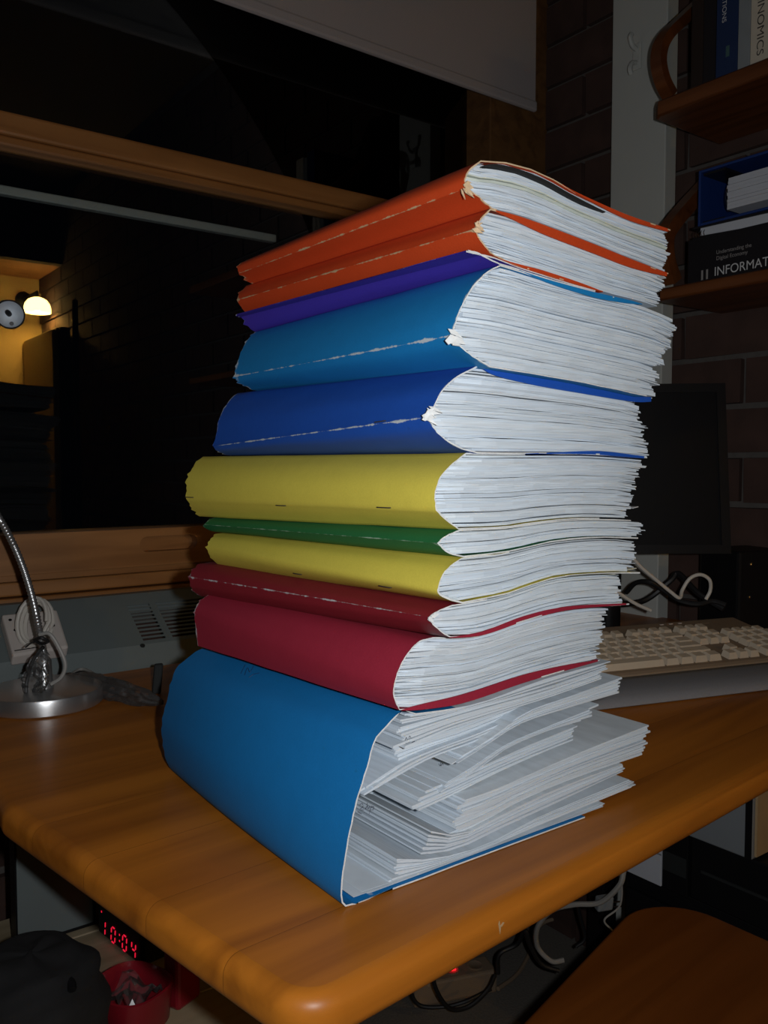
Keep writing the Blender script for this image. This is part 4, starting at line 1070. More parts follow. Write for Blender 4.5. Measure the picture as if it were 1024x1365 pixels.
def on_desk(px, py, h): return on_z(px, py, DESK + h)
bag2 = film_bag('cable_sleeve', 'clear crinkled sleeve of spare cable lying on the desk behind the stack', 'plastic bag', on_desk(88, 902, 0.016), on_desk(216, 936, 0.014), 0.0145, 8.0, 0.7)
for k in range(2):
    MB().tube(spline([on_desk(90, 903 + k * 2, 0.010), on_desk(110, 892 + 4 * k, 0.012), on_desk(140, 906 + 4 * k, 0.011), on_desk(175, 918 + 3 * k, 0.010), on_desk(212, 934 + 2 * k, 0.008)], 8), 0.0021, 7).build('cable', M['black_cable' if k % 2 else 'grey_cable'], bag2, smooth=True)
p = on_desk(203, 926, 0.0)
q = MB(); q.obox(p, Vector((0.010, 0.004, 0)), Vector((-0.003, 0.008, 0)), Vector((0.002, 0.006, 0.036)))
tag(q.build('cable_plug', M['dark_gap'], bevel=0.002, origin=p), 'grey upright cable plug beside the crinkled sleeve', 'plug')

# ---------------------------------------------------------------- keyboard and wrist rest
KX = Vector((2.63, 1, 0)).normalized(); KY = Vector((-KX.y, KX.x, 0))
KREF = on_z(972, 880, DESK + 0.020); KREF.z = DESK
def KP(x, y, z): return KREF + KX * (x + 0.161) + KY * y + Vector((0, 0, z))
KD = 0.172
def ksurf(y): return 0.016 + 0.026 * y / KD
kb = thing('keyboard', 'beige computer keyboard with pale keys right of the stack', 'keyboard', KP(-0.22, 0.08, 0))
q = MB(); prof = [(0.0, 0.003), (-0.002, 0.009), (0.0, 0.014), (0.004, 0.0165)] + [(y, ksurf(y)) for y in (0.03, 0.06, 0.09, 0.12, 0.15)] + [(0.166, 0.0415), (KD, 0.038), (KD + 0.001, 0.012), (KD - 0.004, 0.006)]
q.prism([KP(-0.462, y, z) for y, z in prof][::-1], KX * 0.462)
q.build('body', M['beige'], kb, bevel=0.0025)
U_ = 0.019
KEYM = {}
def key_mesh(w, d_):
    k_ = (round(w, 3), round(d_, 3))
    if k_ not in KEYM:
        g = 0.0011; x0, x1, y0, y1_, h = g, w - g, g, d_ - g, 0.0105
        i0, iy0, iy1 = 0.0026, 0.0034, 0.0012
        vs = [(x0, y0, 0), (x1, y0, 0), (x1, y1_, 0), (x0, y1_, 0), (x0 + i0, y0 + iy0, h), (x1 - i0, y0 + iy0, h), (x1 - i0, y1_ - iy1, h + 0.0006), (x0 + i0, y1_ - iy1, h + 0.0006)]
        me = bpy.data.meshes.new('key'); me.from_pydata(vs, [], [(3, 2, 1, 0), (4, 5, 6, 7), (0, 1, 5, 4), (1, 2, 6, 5), (2, 3, 7, 6), (3, 0, 4, 7)]); me.materials.append(M['key']); KEYM[k_] = me
    return KEYM[k_]
def key(x, y, w=U_, d_=U_):
    o = link(bpy.data.objects.new('key', key_mesh(w, d_))); o.parent = kb
    o.location = KP(x, y, ksurf(y + d_ * 0.5) - 0.0035) - kb.location
    o.rotation_euler = (math.atan2(0.026, KD), 0, math.atan2(KX.y, KX.x)); return o
ROW = [0.010 + U_ * k for k in range(5)]; FN = 0.010 + U_ * 5 + 0.006
def row_keys(y, widths, x1):
    x = x1
    for w in reversed(widths): x -= w * U_; key(x, y, w * U_)
XM = -0.161
row_keys(ROW[0], [1.25, 1.25, 1.25, 6.25, 1.25, 1.25, 1.25, 1.25], XM)
row_keys(ROW[1], [2.25] + [1] * 10 + [2.75], XM); row_keys(ROW[2], [1.75] + [1] * 11 + [2.25], XM)
row_keys(ROW[3], [1.5] + [1] * 12 + [1.5], XM); row_keys(ROW[4], [1] * 13 + [2], XM)
x = XM - 15 * U_
for i, gap in enumerate([0, 1, 0, 0, 0, 0.5, 0, 0, 0, 0.5, 0, 0, 0]): x += gap * U_; key(x, FN); x += U_
XN = -0.152
for k in range(3): key(XN + k * U_, ROW[0]); key(XN + k * U_, ROW[3]); key(XN + k * U_, ROW[4]); key(XN + k * U_, FN)
key(XN + U_, ROW[1])
XP = -0.086
for k in range(3):
    key(XP + k * U_, ROW[4]); key(XP + k * U_, ROW[3]); key(XP + k * U_, ROW[2]); key(XP + k * U_, ROW[1])
key(XP, ROW[0], 2 * U_); key(XP + 2 * U_, ROW[0]); key(XP + 3 * U_, ROW[4]); key(XP + 3 * U_, ROW[2], U_, 2 * U_); key(XP + 3 * U_, ROW[0], U_, 2 * U_)
for k in range(3):
    p = KP(-0.150 + k * 0.017, 0.156, ksurf(0.156))
    q = MB(); q.obox(p, KX * 0.006, KY * 0.0025, Vector((0, 0, 0.0012))); q.build('status_light', M['white_plastic'], kb)
p = KP(-0.088, 0.150, ksurf(0.150)); q = MB(); q.obox(p, KX * 0.026, KY * 0.004, Vector((0, 0, 0.0004))); q.build('dark_strip', M['beige'], kb)
wr = thing('wrist_rest', 'grey padded wrist rest lying along the front of the keyboard', 'wrist rest', KP(-0.22, -0.05, 0))
prof = [(-0.006, 0.001), (-0.006, 0.010), (-0.010, 0.0145), (-0.03, 0.0165), (-0.06, 0.015), (-0.075, 0.011), (-0.083, 0.006), (-0.085, 0.002), (-0.083, 0.0005)]
q = MB(); q.prism([KP(-0.455, y, z) for y, z in prof], KX * 0.45); q.build('pad', M['rest'], wr, smooth=True, angle=45)

# ---------------------------------------------------------------- monitor, speaker, cables behind the keyboard
MY = 1.36
mon = thing('monitor', 'black flat computer monitor behind the keyboard, mostly hidden by the stack', 'monitor', (at_y(870, 800, MY).x - 0.06, MY + 0.03, DESK))
c_tr, c_br = at_y(966, 511, MY), at_y(974, 738, MY - 0.015); wdt = Vector((-0.34, 0.02, -0.002)); dn = c_br - c_tr
c_tl = c_tr + wdt; bz = 0.014
up_ = -dn.normalized(); rt = -wdt.normalized(); nf = rt.cross(up_).normalized(); nf = nf if nf.y < 0 else -nf
q = MB(); q.obox(c_br + wdt, -wdt, -nf * 0.030, -dn); q.build('housing', M['black'], mon, bevel=0.004)
H_ = dn.length; Wd = wdt.length
q = MB()
o_ = c_br + wdt + nf * 0.0
q.obox(o_ + nf * 0.004, rt * Wd, -nf * 0.0038, up_ * bz); q.obox(o_ + nf * 0.004 + up_ * (H_ - bz), rt * Wd, -nf * 0.0038, up_ * bz)
q.obox(o_ + nf * 0.004 + up_ * bz, rt * bz, -nf * 0.0038, up_ * (H_ - 2 * bz)); q.obox(o_ + nf * 0.004 + up_ * bz + rt * (Wd - bz), rt * bz, -nf * 0.0038, up_ * (H_ - 2 * bz))
q.build('bezel', M['black'], mon)
q = MB(); q.obox(o_ + up_ * bz + rt * bz + nf * 0.001, rt * (Wd - 2 * bz), -nf * 0.0008, up_ * (H_ - 2 * bz)); q.build('screen', M['screen'], mon)
nb_ = Vector((mon.location.x, mon.location.y, DESK))
q = MB(); q.tube([nb_ + Vector((0, 0.01, 0.012)), nb_ + Vector((0, 0.005, 0.20))], 0.02, 14); q.build('stand_neck', M['black'], mon, smooth=True)
MB().lathe(nb_, [(0.085, 0.0003), (0.085, 0.006), (0.06, 0.012), (0.02, 0.016), (0, 0.016)], 32).build('stand_base', M['black'], mon, smooth=True)
sp = on_z(1018, 818, DESK); 
spk = thing('speaker', 'small black computer speaker on the desk behind the keyboard end', 'speaker', sp)
q = MB(); so = Vector((at_y(988, 620, 1.36).x, 1.36, DESK + 0.0005)); q.obox(so, KX * 0.10, KY * 0.09, Vector((0, 0, at_y(988, 736, 1.36).z - DESK))); q.build('cabinet', M['black'], spk, bevel=0.005)
for px, py in ((1001, 752), (999, 796)):
    p = on_plane(px, py, so, -KY); MB().lathe(p, [(0.0028, -0.001), (0.0026, 0.0012), (0.0012, 0.002), (0, 0.0022)], 10, ax=-KY).build('knob', M['chrome'], spk, smooth=True)
def cable(name, label, pts, r, mat, cat='cable', group=None):
    q = MB(); P = spline(pts, 8); q.tube(P, r, 8)
    return tag(q.build(name, M[mat], smooth=True, origin=pts[0]), label, cat, group)
ya = 1.33
cable('cable', 'white cable looping up behind the keyboard below the monitor', [at_y(842, 742, ya), at_y(856, 757, ya), at_y(875, 773, ya), at_y(893, 788, ya), at_y(906, 797, ya), at_y(910, 786, ya + .01), at_y(920, 771, ya + .01), at_y(934, 766, ya + .01), at_y(946, 773, ya + .01), at_y(947, 787, ya), at_y(941, 799, ya)], 0.0028, 'white_cable')
cable('cable', 'short white cable end at the back left of the keyboard', [at_y(818, 786, ya), at_y(832, 795, ya), at_y(848, 805, ya), at_y(868, 814, ya)], 0.0028, 'white_cable')
cable('cable', 'black cable tangled under the monitor behind the keyboard', [at_y(835, 790, 1.42), at_y(848, 777, 1.40), at_y(866, 776, 1.38), at_y(884, 786, 1.38), at_y(905, 800, 1.36), at_y(930, 805, 1.35), at_y(950, 801, 1.35), at_y(968, 806, 1.34)], 0.004, 'black_cable')
cable('cable', 'thick black cable lying flat along the back of the keyboard', [at_y(822, 806, 1.40), at_y(860, 800, 1.42), at_y(893, 775, 1.42), at_y(905, 765, 1.42), at_y(930, 790, 1.38), at_y(965, 812, 1.35)], 0.005, 'black_cable')
mo = on_z(922, 812, DESK)
q = MB(); q.lathe(mo, [(0.020, 0.0003), (0.024, 0.008), (0.020, 0.018), (0.010, 0.024), (0, 0.025)], 20); tag(q.build('cable_puck', M['black'], smooth=True, origin=mo), 'small rounded black cable box behind the keyboard middle', 'adapter')

# ---------------------------------------------------------------- wall shelves and what stands on them
SD = 0.20
def shelf(name, label, tip, tip_lo, depth=SD):
    P_ = right_px(*tip, depth); b0 = AB(P_)[1]; z1 = P_.z; z0 = right_px(*tip_lo, depth).z
    root = thing(name, label, 'shelf', RM(depth / 2, b0 + 0.3, z0))
    pts = [RM(0.008, b0, 0), RM(0.008, b0 + 0.9, 0), RM(depth, b0 + 0.9, 0), RM(depth, b0, 0)]
    pts = round_poly(ccw(pts), [0.0, 0, 0, 0] , 4); q = MB()
    pts2 = ccw([RM(0.008, b0, 0), RM(0.008, b0 + 0.9, 0), RM(depth, b0 + 0.9, 0), RM(depth, b0 + 0.012, 0), RM(depth - 0.012, b0, 0)])
    rounded_slab(q, pts2, z0, z1, 0.004, 3); q.build('board', M['shelf_wood'], root, smooth=True, angle=40)
    return root, b0, z0, z1
def bentwood(root, pts, b0, wd, th):
    """bent strip standing on the shelf end: pts in (a, z)"""
    P_ = spline([Vector((a, z, 0)) for a, z in pts], 8); q = MB(); vs = []
    for i, p in enumerate(P_):
        tg = (P_[min(i + 1, len(P_) - 1)] - P_[max(i - 1, 0)]).normalized(); nn = Vector((-tg.y, tg.x, 0)) * th / 2
        for dv, bb in ((nn, b0), (nn, b0 + wd), (-nn, b0 + wd), (-nn, b0)): vs.append(RM(p.x + dv.x, bb, p.y + dv.y))
    k = len(P_); fs = [(0, 1, 2, 3), (4 * k - 1, 4 * k - 2, 4 * k - 3, 4 * k - 4)]
    for i in range(k - 1):
        for e in range(4): fs.append((4 * i + e, 4 * i + 4 + e, 4 * i + 4 + (e + 1) % 4, 4 * i + (e + 1) % 4))
    q.add(vs, fs); o = q.build('bentwood_end', M['shelf_wood'], root, smooth=True, angle=50)
    bm = bmesh.new(); bm.from_mesh(o.data); bmesh.ops.recalc_face_normals(bm, faces=bm.faces); bm.to_mesh(o.data); bm.free()
sh1, sb0, sz0, sz1 = shelf('wall_shelf', 'upper timber wall shelf with bentwood end carrying upright books', (869, 137), (870, 158))
sh2, tb0, tz0, tz1 = shelf('wall_shelf', 'lower timber wall shelf carrying flat books and a blue binder', (872, 386), (873, 402))
def bw_pts(pxs, b0):
    """pixels of the strip's middle line -> (a, z) in the plane at distance b0 from the window wall"""
    out = []
    for px, py in pxs:
        p = on_plane(px, py, RM(0, b0, 0), W); out.append((AB(p)[0], p.z))
    return out
bentwood(sh1, bw_pts([(892, 128), (882, 108), (877, 85), (879, 64), (888, 47), (904, 31), (922, 14), (938, -1)], sb0 + 0.012), sb0 + 0.004, 0.020, 0.016)
bentwood(sh2, bw_pts([(896, 376), (888, 352), (885, 330), (887, 312), (897, 296), (912, 278), (930, 258), (946, 240)], tb0 + 0.012), tb0 + 0.004, 0.020, 0.022)
def upright(name, label, px0, px1, mat, h, depth=0.14, a_front=0.175, page=True):
    b0 = AB(right_px(px0, 100, a_front))[1]; b1 = AB(right_px(px1, 100, a_front))[1] - 0.0006
    root = thing(name, label, 'book', RM(a_front - depth / 2, (b0 + b1) / 2, sz1 + 0.0005), 'books on the upper shelf')
    t = 0.0022; z = sz1 + 0.0006; q = MB()
    q.rbox(a_front - 0.004, a_front, b0, b1, z, z + h); q.rbox(a_front - depth, a_front - 0.004, b0, b0 + t, z, z + h); q.rbox(a_front - depth, a_front - 0.004, b1 - t, b1, z, z + h)
    q.build('cover', M[mat], root, bevel=0.0008)
    q = MB(); q.rbox(a_front - depth + 0.004, a_front - 0.0045, b0 + t + 0.0003, b1 - t - 0.0003, z + 0.003, z + h - 0.003); q.build('pages', M['white_sheet'], root, kind='stuff')
    return root, b0, b1, z
k1 = upright('book', 'dark brown upright book leftmost on the upper shelf', 921, 937, 'darkbook', 0.205)
k1b = upright('book', 'black upright book between the brown and the navy ones', 937, 954, 'cover_black', 0.215)
k2 = upright('book', 'navy upright book with white lettering on its spine', 954, 983, 'navy', 0.235)
k3 = upright('book', 'pale grey thin upright book between navy and cream ones', 983, 999.5, 'greybook', 0.225)
k4 = upright('book', 'cream upright book with large dark letters on its spine', 999.5, 1030, 'cream', 0.23)
def spine_text(bk_, body, px_end, py_end, h_px, mat, nchar_px, name='lettering'):
    """text running down the spine, its last letter ending at the pixel"""
    root, b0, b1, z = bk_; p = right_px(px_end, py_end, 0.1752)
    h = h_px / F * p.y; o = text_mesh(name, body, M[mat], root, p, Vector((0, 0, -1)), W, h)
    xs = [(v.co + root.location).z for v in o.data.vertices]; ln = max(xs) - min(xs)
    want = nchar_px / F * p.y; k = want / ln; z_top = p.z + want
    for v in o.data.vertices:
        w_ = v.co + root.location; w_.z = z_top - (max(xs) - w_.z) * k; v.co = w_ - root.location
    return o
spine_text(k2, 'NATIONS', 963.0, 31, 6.0, 'white_ink', 42)
spine_text(k4, 'WIKINOMICS', 1009.0, 75, 9.5, 'ink', 103)
bq = k2; p = right_px(968, 62, 0.1752); q = MB(); q.obox(p, W * 0.006, -E * 0.0003, Vector((0, 0, -0.016))); q.build('spine_emblem', M['teal_ink'], k2[0])
# lower shelf: dark book lying flat, black bound document, blue ring binder
AF = 0.178
def flat_b(px, py): return AB(right_px(px, py, AF))[1]
fb0 = flat_b(917, 350); fz1 = right_px(930, 318, AF).z; z = tz1 + 0.0006
fz1 = max(fz1, z + 0.03)
fbk = thing('book', 'thick dark book lying flat with pale lettering along its spine', 'book', RM(0.11, fb0 + 0.12, z))
q = MB(); q.rbox(AF - 0.005, AF, fb0, fb0 + 0.24, z, fz1); q.rbox(0.03, AF - 0.005, fb0, fb0 + 0.24, z, z + 0.003); q.rbox(0.03, AF - 0.005, fb0, fb0 + 0.24, fz1 - 0.003, fz1); q.build('cover', M['cover_black'], fbk, bevel=0.001)
q = MB(); q.rbox(0.034, AF - 0.0056, fb0 + 0.003, fb0 + 0.237, z + 0.0035, fz1 - 0.0035); q.build('pages', M['white_sheet'], fbk, kind='stuff')
def flat_text(body, p0, p1, h_px, mat, root=fbk, name='lettering'):
    a_, b_ = right_px(*p0, AF + 0.0003), right_px(*p1, AF + 0.0003); h = h_px / F * a_.y
    xd = Vector(((b_ - a_).x, (b_ - a_).y, 0)).normalized()
    o = text_mesh(name, body, M[mat], root, a_, xd, Vector((0, 0, 1)), h)
    ws = [(v.co + root.location - a_).dot(xd) for v in o.data.vertices]; k = (Vector(((b_ - a_).x, (b_ - a_).y, 0)).length) / max(ws)
    for v in o.data.vertices:
        w_ = v.co + root.location; d_ = (w_ - a_).dot(xd); v.co = w_ + xd * (d_ * k - d_) - root.location
flat_text('Understanding the', (955, 339), (1002, 333), 5, 'grey_ink'); flat_text('Digital Economy', (955, 347), (997, 342), 5, 'grey_ink')
flat_text('INFORMATION RULES', (952, 368), (1106, 347), 11.5, 'white_ink')
flat_text('II', (933, 374), (944, 372), 13, 'grey_ink')
# black bound document
dz0 = fz1 + 0.0006
doc = thing('bound_document', 'black covered document with white page edges on the dark book', 'document', RM(0.10, fb0 + 0.12, dz0))
zc = [right_px(917, 316, AF).z, right_px(1024, 287, AF).z]
q = MB(); q.rbox(0.04, AF - 0.006, fb0 + 0.004, fb0 + 0.23, dz0, dz0 + 0.0035); q.build('back_cover', M['cover_black'], doc)
pg0, pg1 = flat_b(932, 310), fb0 + 0.228
def wedge(a0, a1, b0, b1, z00, z01, z10, z11):
    q = MB(); q.hexa([RM(a1, b1, z10), RM(a0, b1, z10), RM(a0, b0, z00), RM(a1, b0, z00), RM(a1, b1, z11), RM(a0, b1, z11), RM(a0, b0, z01), RM(a1, b0, z01)]); return q
zz0 = dz0 + 0.0038
pz00, pz01 = max(zz0, right_px(932, 316, AF).z), right_px(932, 304, AF).z; pz10, pz11 = right_px(1024, 297, AF).z, right_px(1024, 283, AF).z
b_at = flat_b(1024, 290); g0 = (pz10 - pz00) / (b_at - pg0); g1_ = (pz11 - pz01) / (b_at - pg0)
wedge(0.05, AF - 0.004, pg0, pg1, pz00, pz01, pz00 + g0 * (pg1 - pg0), pz01 + g1_ * (pg1 - pg0)).build('pages', M['white_sheet'], doc, kind='stuff')
wedge(0.04, AF - 0.005, fb0 + 0.004, pg1, dz0 + 0.0036, pz00 - 0.0004, dz0 + 0.0036, pz00 + g0 * (pg1 - pg0) - 0.0004).build('filler', M['cover_black'], doc)
wedge(0.04, AF - 0.002, fb0 + 0.006, pg1, pz01 + 0.0003, pz01 + 0.004, pz01 + 0.0003 + g1_ * (pg1 - pg0), pz01 + 0.004 + g1_ * (pg1 - pg0)).build('front_cover', M['cover_black'], doc)
for k in range(4):
    p = RM(AF - 0.003, fb0 + 0.012 + 0.005 * k, pz00 + 0.003)
    MB().tube([p + Vector((0, 0, 0.0045)) , p + E * -0.003 , p - Vector((0, 0, 0.0045))], 0.0007, 6).build('binding_ring', M['chrome'], doc)
# blue ring binder
by0 = flat_b(931, 250); bz0 = pz01 + 0.0045 + g1_ * 0.10; bz1 = right_px(935, 227, AF).z; bz0 = min(bz0, right_px(930, 284, AF).z)
bnd = thing('ring_binder', 'blue ring binder full of white paper lying on top of the black document', 'binder', RM(0.10, by0 + 0.12, bz0))
q = MB(); q.rbox(0.03, AF, by0, by0 + 0.004, bz0, bz1); q.rbox(0.03, AF, by0 + 0.004, by0 + 0.26, bz1 - 0.004, bz1); q.rbox(0.03, AF, by0 + 0.004, by0 + 0.26, bz0, bz0 + 0.004)
q.build('cover', M['binder'], bnd, bevel=0.001)
pb0 = flat_b(967, 260); pzz0, pzz1 = right_px(968, 279, AF).z, right_px(968, 237, AF).z
q = MB(); nlay = 9
for k in range(nlay):
    z0_ = pzz0 + (pzz1 - pzz0) * k / nlay; z1_ = pzz0 + (pzz1 - pzz0) * (k + 0.93) / nlay; jj = RNG.uniform(0, 0.0025)
    q.rbox(0.035, AF - 0.003 - RNG.uniform(0, 0.0012), pb0 + jj, by0 + 0.25, z0_, z1_)
q.build('pages', M['white_sheet'], bnd, kind='stuff')
q = MB(); zc_ = (pzz0 + pzz1) / 2; rr_ = (pzz1 - pzz0) / 2 * 0.9
q.tube([RM(AF - 0.02, pb0 - 0.008 + rr_ * 0.9 * (1 - math.cos(t)) * 0.4 - 0.004, zc_ + rr_ * math.sin(t)) for t in [math.pi * k / 10 - math.pi / 2 for k in range(11)]], 0.0013, 8); q.build('ring', M['chrome'], bnd, smooth=True)
for sg, zz in ((1, pzz1 + 0.0005), (-1, bz0 + 0.0042)):
    q = MB(); q.rbox(0.05, AF - 0.006, by0 + 0.005, pb0 - 0.004, zz if sg < 0 else bz1 - 0.0075, (zz + 0.003) if sg < 0 else bz1 - 0.0042); q.build('inner_fold', M['cover_black'], bnd)

# ---------------------------------------------------------------- below the desk, left
LZ = 0.43
la = AB(on_z(480, 1365, LZ))[0]
low = thing('low_shelf', 'pale timber low shelf below the left side of the desk', 'shelf', RM(la + 0.5, 0.3, 0))
nb__ = 6
for k in range(nb__):
    b0_ = 0.145 + k * 0.098
    q = MB(); q.rbox(la + 0.0, 1.9, b0_, b0_ + 0.0965, LZ - 0.02, LZ + RNG.uniform(-0.0006, 0.0006)); q.build('board', M['pale_wood'], low, bevel=0.0015)
for aa in (la + 0.02, 1.85):
    q = MB(); q.rbox(aa, aa + 0.02, 0.16, 0.72, 0.0, LZ - 0.021); q.build('side_panel', M['pale_wood'], low)
gp0, gp1 = on_z(20, 1262, LZ), on_z(127, 1236, LZ); gb = (AB(gp0)[1] + AB(gp1)[1]) / 2; gb = max(gb, 0.17); gpa = AB(on_plane(20, 1200, RM(0, gb, 0), W))[0]; gpb = AB(on_plane(127, 1200, RM(0, gb, 0), W))[0]
gpn = thing('grey_case', 'grey metal case standing upright on the low shelf behind the clock', 'case', RM((gpa + gpb) / 2, gb - 0.02, LZ))
q = MB(); q.rbox(gpb + 0.002, gpa - 0.002, gb - 0.022, gb, LZ + 0.001, DESK - THK - 0.012); q.build('body', M['grey_paint'], gpn, bevel=0.002)
q = MB(); q.rbox(gpb, gpb + 0.0022, gb - 0.022, gb + 0.002, LZ + 0.001, DESK - THK - 0.012); q.rbox(gpa - 0.002, gpa, gb - 0.022, gb + 0.002, LZ + 0.001, DESK - THK - 0.012); q.rbox(gpb + 0.0022, gpa - 0.002, gb + 0.0002, gb + 0.002, LZ + 0.001, LZ + 0.004); q.build('dark_edging', M['black'], gpn)
# digital clock
k0, k1_ = on_z(131, 1243, LZ), on_z(190, 1291, LZ); kx = (k1_ - k0).normalized(); kn = Vector((kx.y, -kx.x, 0)); kn = kn if kn.dot(CAM - k0) > 0 else -kn; KL = (k1_ - k0).length; KHt = 0.052
clk = thing('digital_clock', 'black digital alarm clock with glowing red figures under the desk', 'clock', k0.lerp(k1_, 0.5) - kn * 0.02)
def front_pt(fx, fz, off=0.0): return k0 + kx * (KL * fx) + Vector((0, 0, fz)) + kn * off
q = MB(); q.obox(k0 + Vector((0, 0, 0.001)), kx * KL, -kn * 0.045, Vector((0, 0, KHt))); q.build('body', M['black'], clk, bevel=0.003)
q = MB(); q.obox(front_pt(0.04, 0.006, 0.0006), kx * KL * 0.92, -kn * 0.0005, Vector((0, 0, KHt - 0.012))); q.build('display', M['screen'], clk)
SEG = {'0': 'abcdef', '1': 'bc', '4': 'fgbc'}
def pxp(px, py): return on_plane(px, py, k0 + kn * 0.0010, kn)
def digit(chr_, c_lo, w, h):
    q = MB(); t = 0.0021; up = Vector((0, 0, 1)); sl = kx * 0.12
    def bar(x0, z0, x1, z1):
        if abs(z1 - z0) < 1e-6: pts = [(x0 + t * .6, z0), (x0 + t * 1.1, z0 + t / 2), (x1 - t * 1.1, z0 + t / 2), (x1 - t * .6, z0), (x1 - t * 1.1, z0 - t / 2), (x0 + t * 1.1, z0 - t / 2)]
        else: pts = [(x0, z0 + t * .6), (x0 + t / 2, z0 + t * 1.1), (x0 + t / 2, z1 - t * 1.1), (x0, z1 - t * .6), (x0 - t / 2, z1 - t * 1.1), (x0 - t / 2, z0 + t * 1.1)]
        q.prism([c_lo + kx * x + up * z_ + sl * z_ for x, z_ in pts], kn * 0.0003)
    S_ = {'a': (0, h, w, h), 'd': (0, 0, w, 0), 'g': (0, h / 2, w, h / 2), 'f': (0, h / 2, 0, h), 'e': (0, 0, 0, h / 2), 'b': (w, h / 2, w, h), 'c': (w, 0, w, h / 2)}
    for s_ in SEG[chr_]: bar(*S_[s_])
    q.build('digit', M['digit'], clk)
dh = 0.0190
digit('1', pxp(136, 1244), 0.0075, dh); digit('0', pxp(148, 1254), 0.0095, dh); digit('0', pxp(163, 1265), 0.0095, dh); digit('4', pxp(175, 1274), 0.009, dh)
q = MB()
for py in (1247, 1255): p = pxp(159, py); q.obox(p, kx * 0.0018, kn * 0.0003, Vector((0, 0, 0.0022)))
q.build('colon', M['digit'], clk)
p = pxp(135, 1216); q = MB(); q.obox(p, kx * 0.0018, kn * 0.0003, Vector((0, 0, 0.0022))); q.build('alarm_dot', M['digit'], clk)
# red tub and red box
tc = on_z(176, 1362, LZ); tub = thing('red_tub', 'glossy dark red plastic tub with clear film inside below the clock', 'tub', tc)
def ring_shell(mb, c, prof, rx, ry, ux, uy, n=36, e=0.72):
    vs = []; k = len(prof)
    for f_, z in prof:
        for j in range(n):
            t = 2 * math.pi * j / n; cx_, sx_ = math.cos(t), math.sin(t)
            vs.append(c + ux * (math.copysign(abs(cx_) ** e, cx_) * rx * f_) + uy * (math.copysign(abs(sx_) ** e, sx_) * ry * f_) + Vector((0, 0, z)))
    fs = [(i * n + j, i * n + (j + 1) % n, (i + 1) * n + (j + 1) % n, (i + 1) * n + j) for i in range(k - 1) for j in range(n)]
    fs += [tuple(reversed(range(n))), tuple(range((k - 1) * n, k * n))]; mb.add(vs, fs)
tx = Vector((0.85, -0.52, 0)).normalized(); ty = Vector((-tx.y, tx.x, 0))
q = MB(); ring_shell(q, tc, [(0.86, 0.0005), (0.92, 0.004), (1.0, 0.038), (1.02, 0.042), (0.97, 0.043), (0.93, 0.038), (0.86, 0.008)], 0.040, 0.036, tx, ty); q.build('body', M['red'], tub, smooth=True, angle=45)
q = MB(); n_ = 9; vs = []
r9 = random.Random(4)
for i in range(n_):
    for j in range(n_): vs.append(tc + tx * (-0.026 + 0.052 * i / (n_ - 1)) + ty * (-0.022 + 0.044 * j / (n_ - 1)) + Vector((0, 0, 0.024 + 0.018 * r9.random())))
q.add(vs, [(i * n_ + j, (i + 1) * n_ + j, (i + 1) * n_ + j + 1, i * n_ + j + 1) for i in range(n_ - 1) for j in range(n_ - 1)]); q.build('crumpled_film', M['film'], tub)
rb = on_z(228, 1342, LZ); q = MB(); rbt = thing('red_box', 'narrow upright dark red plastic box at the edge of the desk, beside the tub', 'box', rb)
q.obox(rb + Vector((-0.008, 0, 0.0006)), tx * 0.022, ty * 0.035, Vector((0, 0, 0.085))); q.build('body', M['red'], rbt, bevel=0.004)
q = MB(); q.obox(rb + Vector((-0.0085, 0, 0.074)) - ty * 0.0008, tx * 0.022, ty * 0.0007, Vector((0, 0, 0.003))); q.build('lid_seam', M['black'], rbt)
# black soft bag
bgc = on_z(45, 1425, LZ); n_, m_ = 40, 18; q = MB(); vs = []
for i in range(m_ + 1):
    f_ = i / m_; ph = f_ * math.pi / 2
    for j in range(n_):
        t = 2 * math.pi * j / n_; r0 = 0.074 * (math.cos(ph) ** 0.45 if i < m_ else 0.02); z_ = 0.115 * math.sin(ph) ** 0.9
        nz_ = mnoise.noise(Vector((math.cos(t) * 1.6, math.sin(t) * 1.6, f_ * 3))) * 0.10 + 0.05 * math.sin(7 * f_ * 3 + 2 * math.sin(t * 2))
        vs.append(bgc + Vector((math.cos(t) * r0 * (1 + nz_), math.sin(t) * r0 * (1 + nz_), 0.0006 + z_ * (1 + nz_ * 0.4))))
q.add(vs, [(i * n_ + j, i * n_ + (j + 1) % n_, (i + 1) * n_ + (j + 1) % n_, (i + 1) * n_ + j) for i in range(m_) for j in range(n_)] + [tuple(reversed(range(n_))), tuple(range(m_ * n_, (m_ + 1) * n_))])
pouch = thing('soft_bag', 'black soft rounded bag slumped on the low shelf', 'bag', bgc)
q.build('body', M['black_matt'], pouch, smooth=True)
hp = [bgc + Vector((0.05 * math.cos(t), -0.030 + 0.018 * math.sin(t), 0.098 + 0.016 * math.sin(t * 0.5))) for t in [math.pi * k / 8 for k in range(9)]]
MB().tube(spline(hp, 4), 0.004, 8).build('strap', M['black'], pouch, smooth=True)

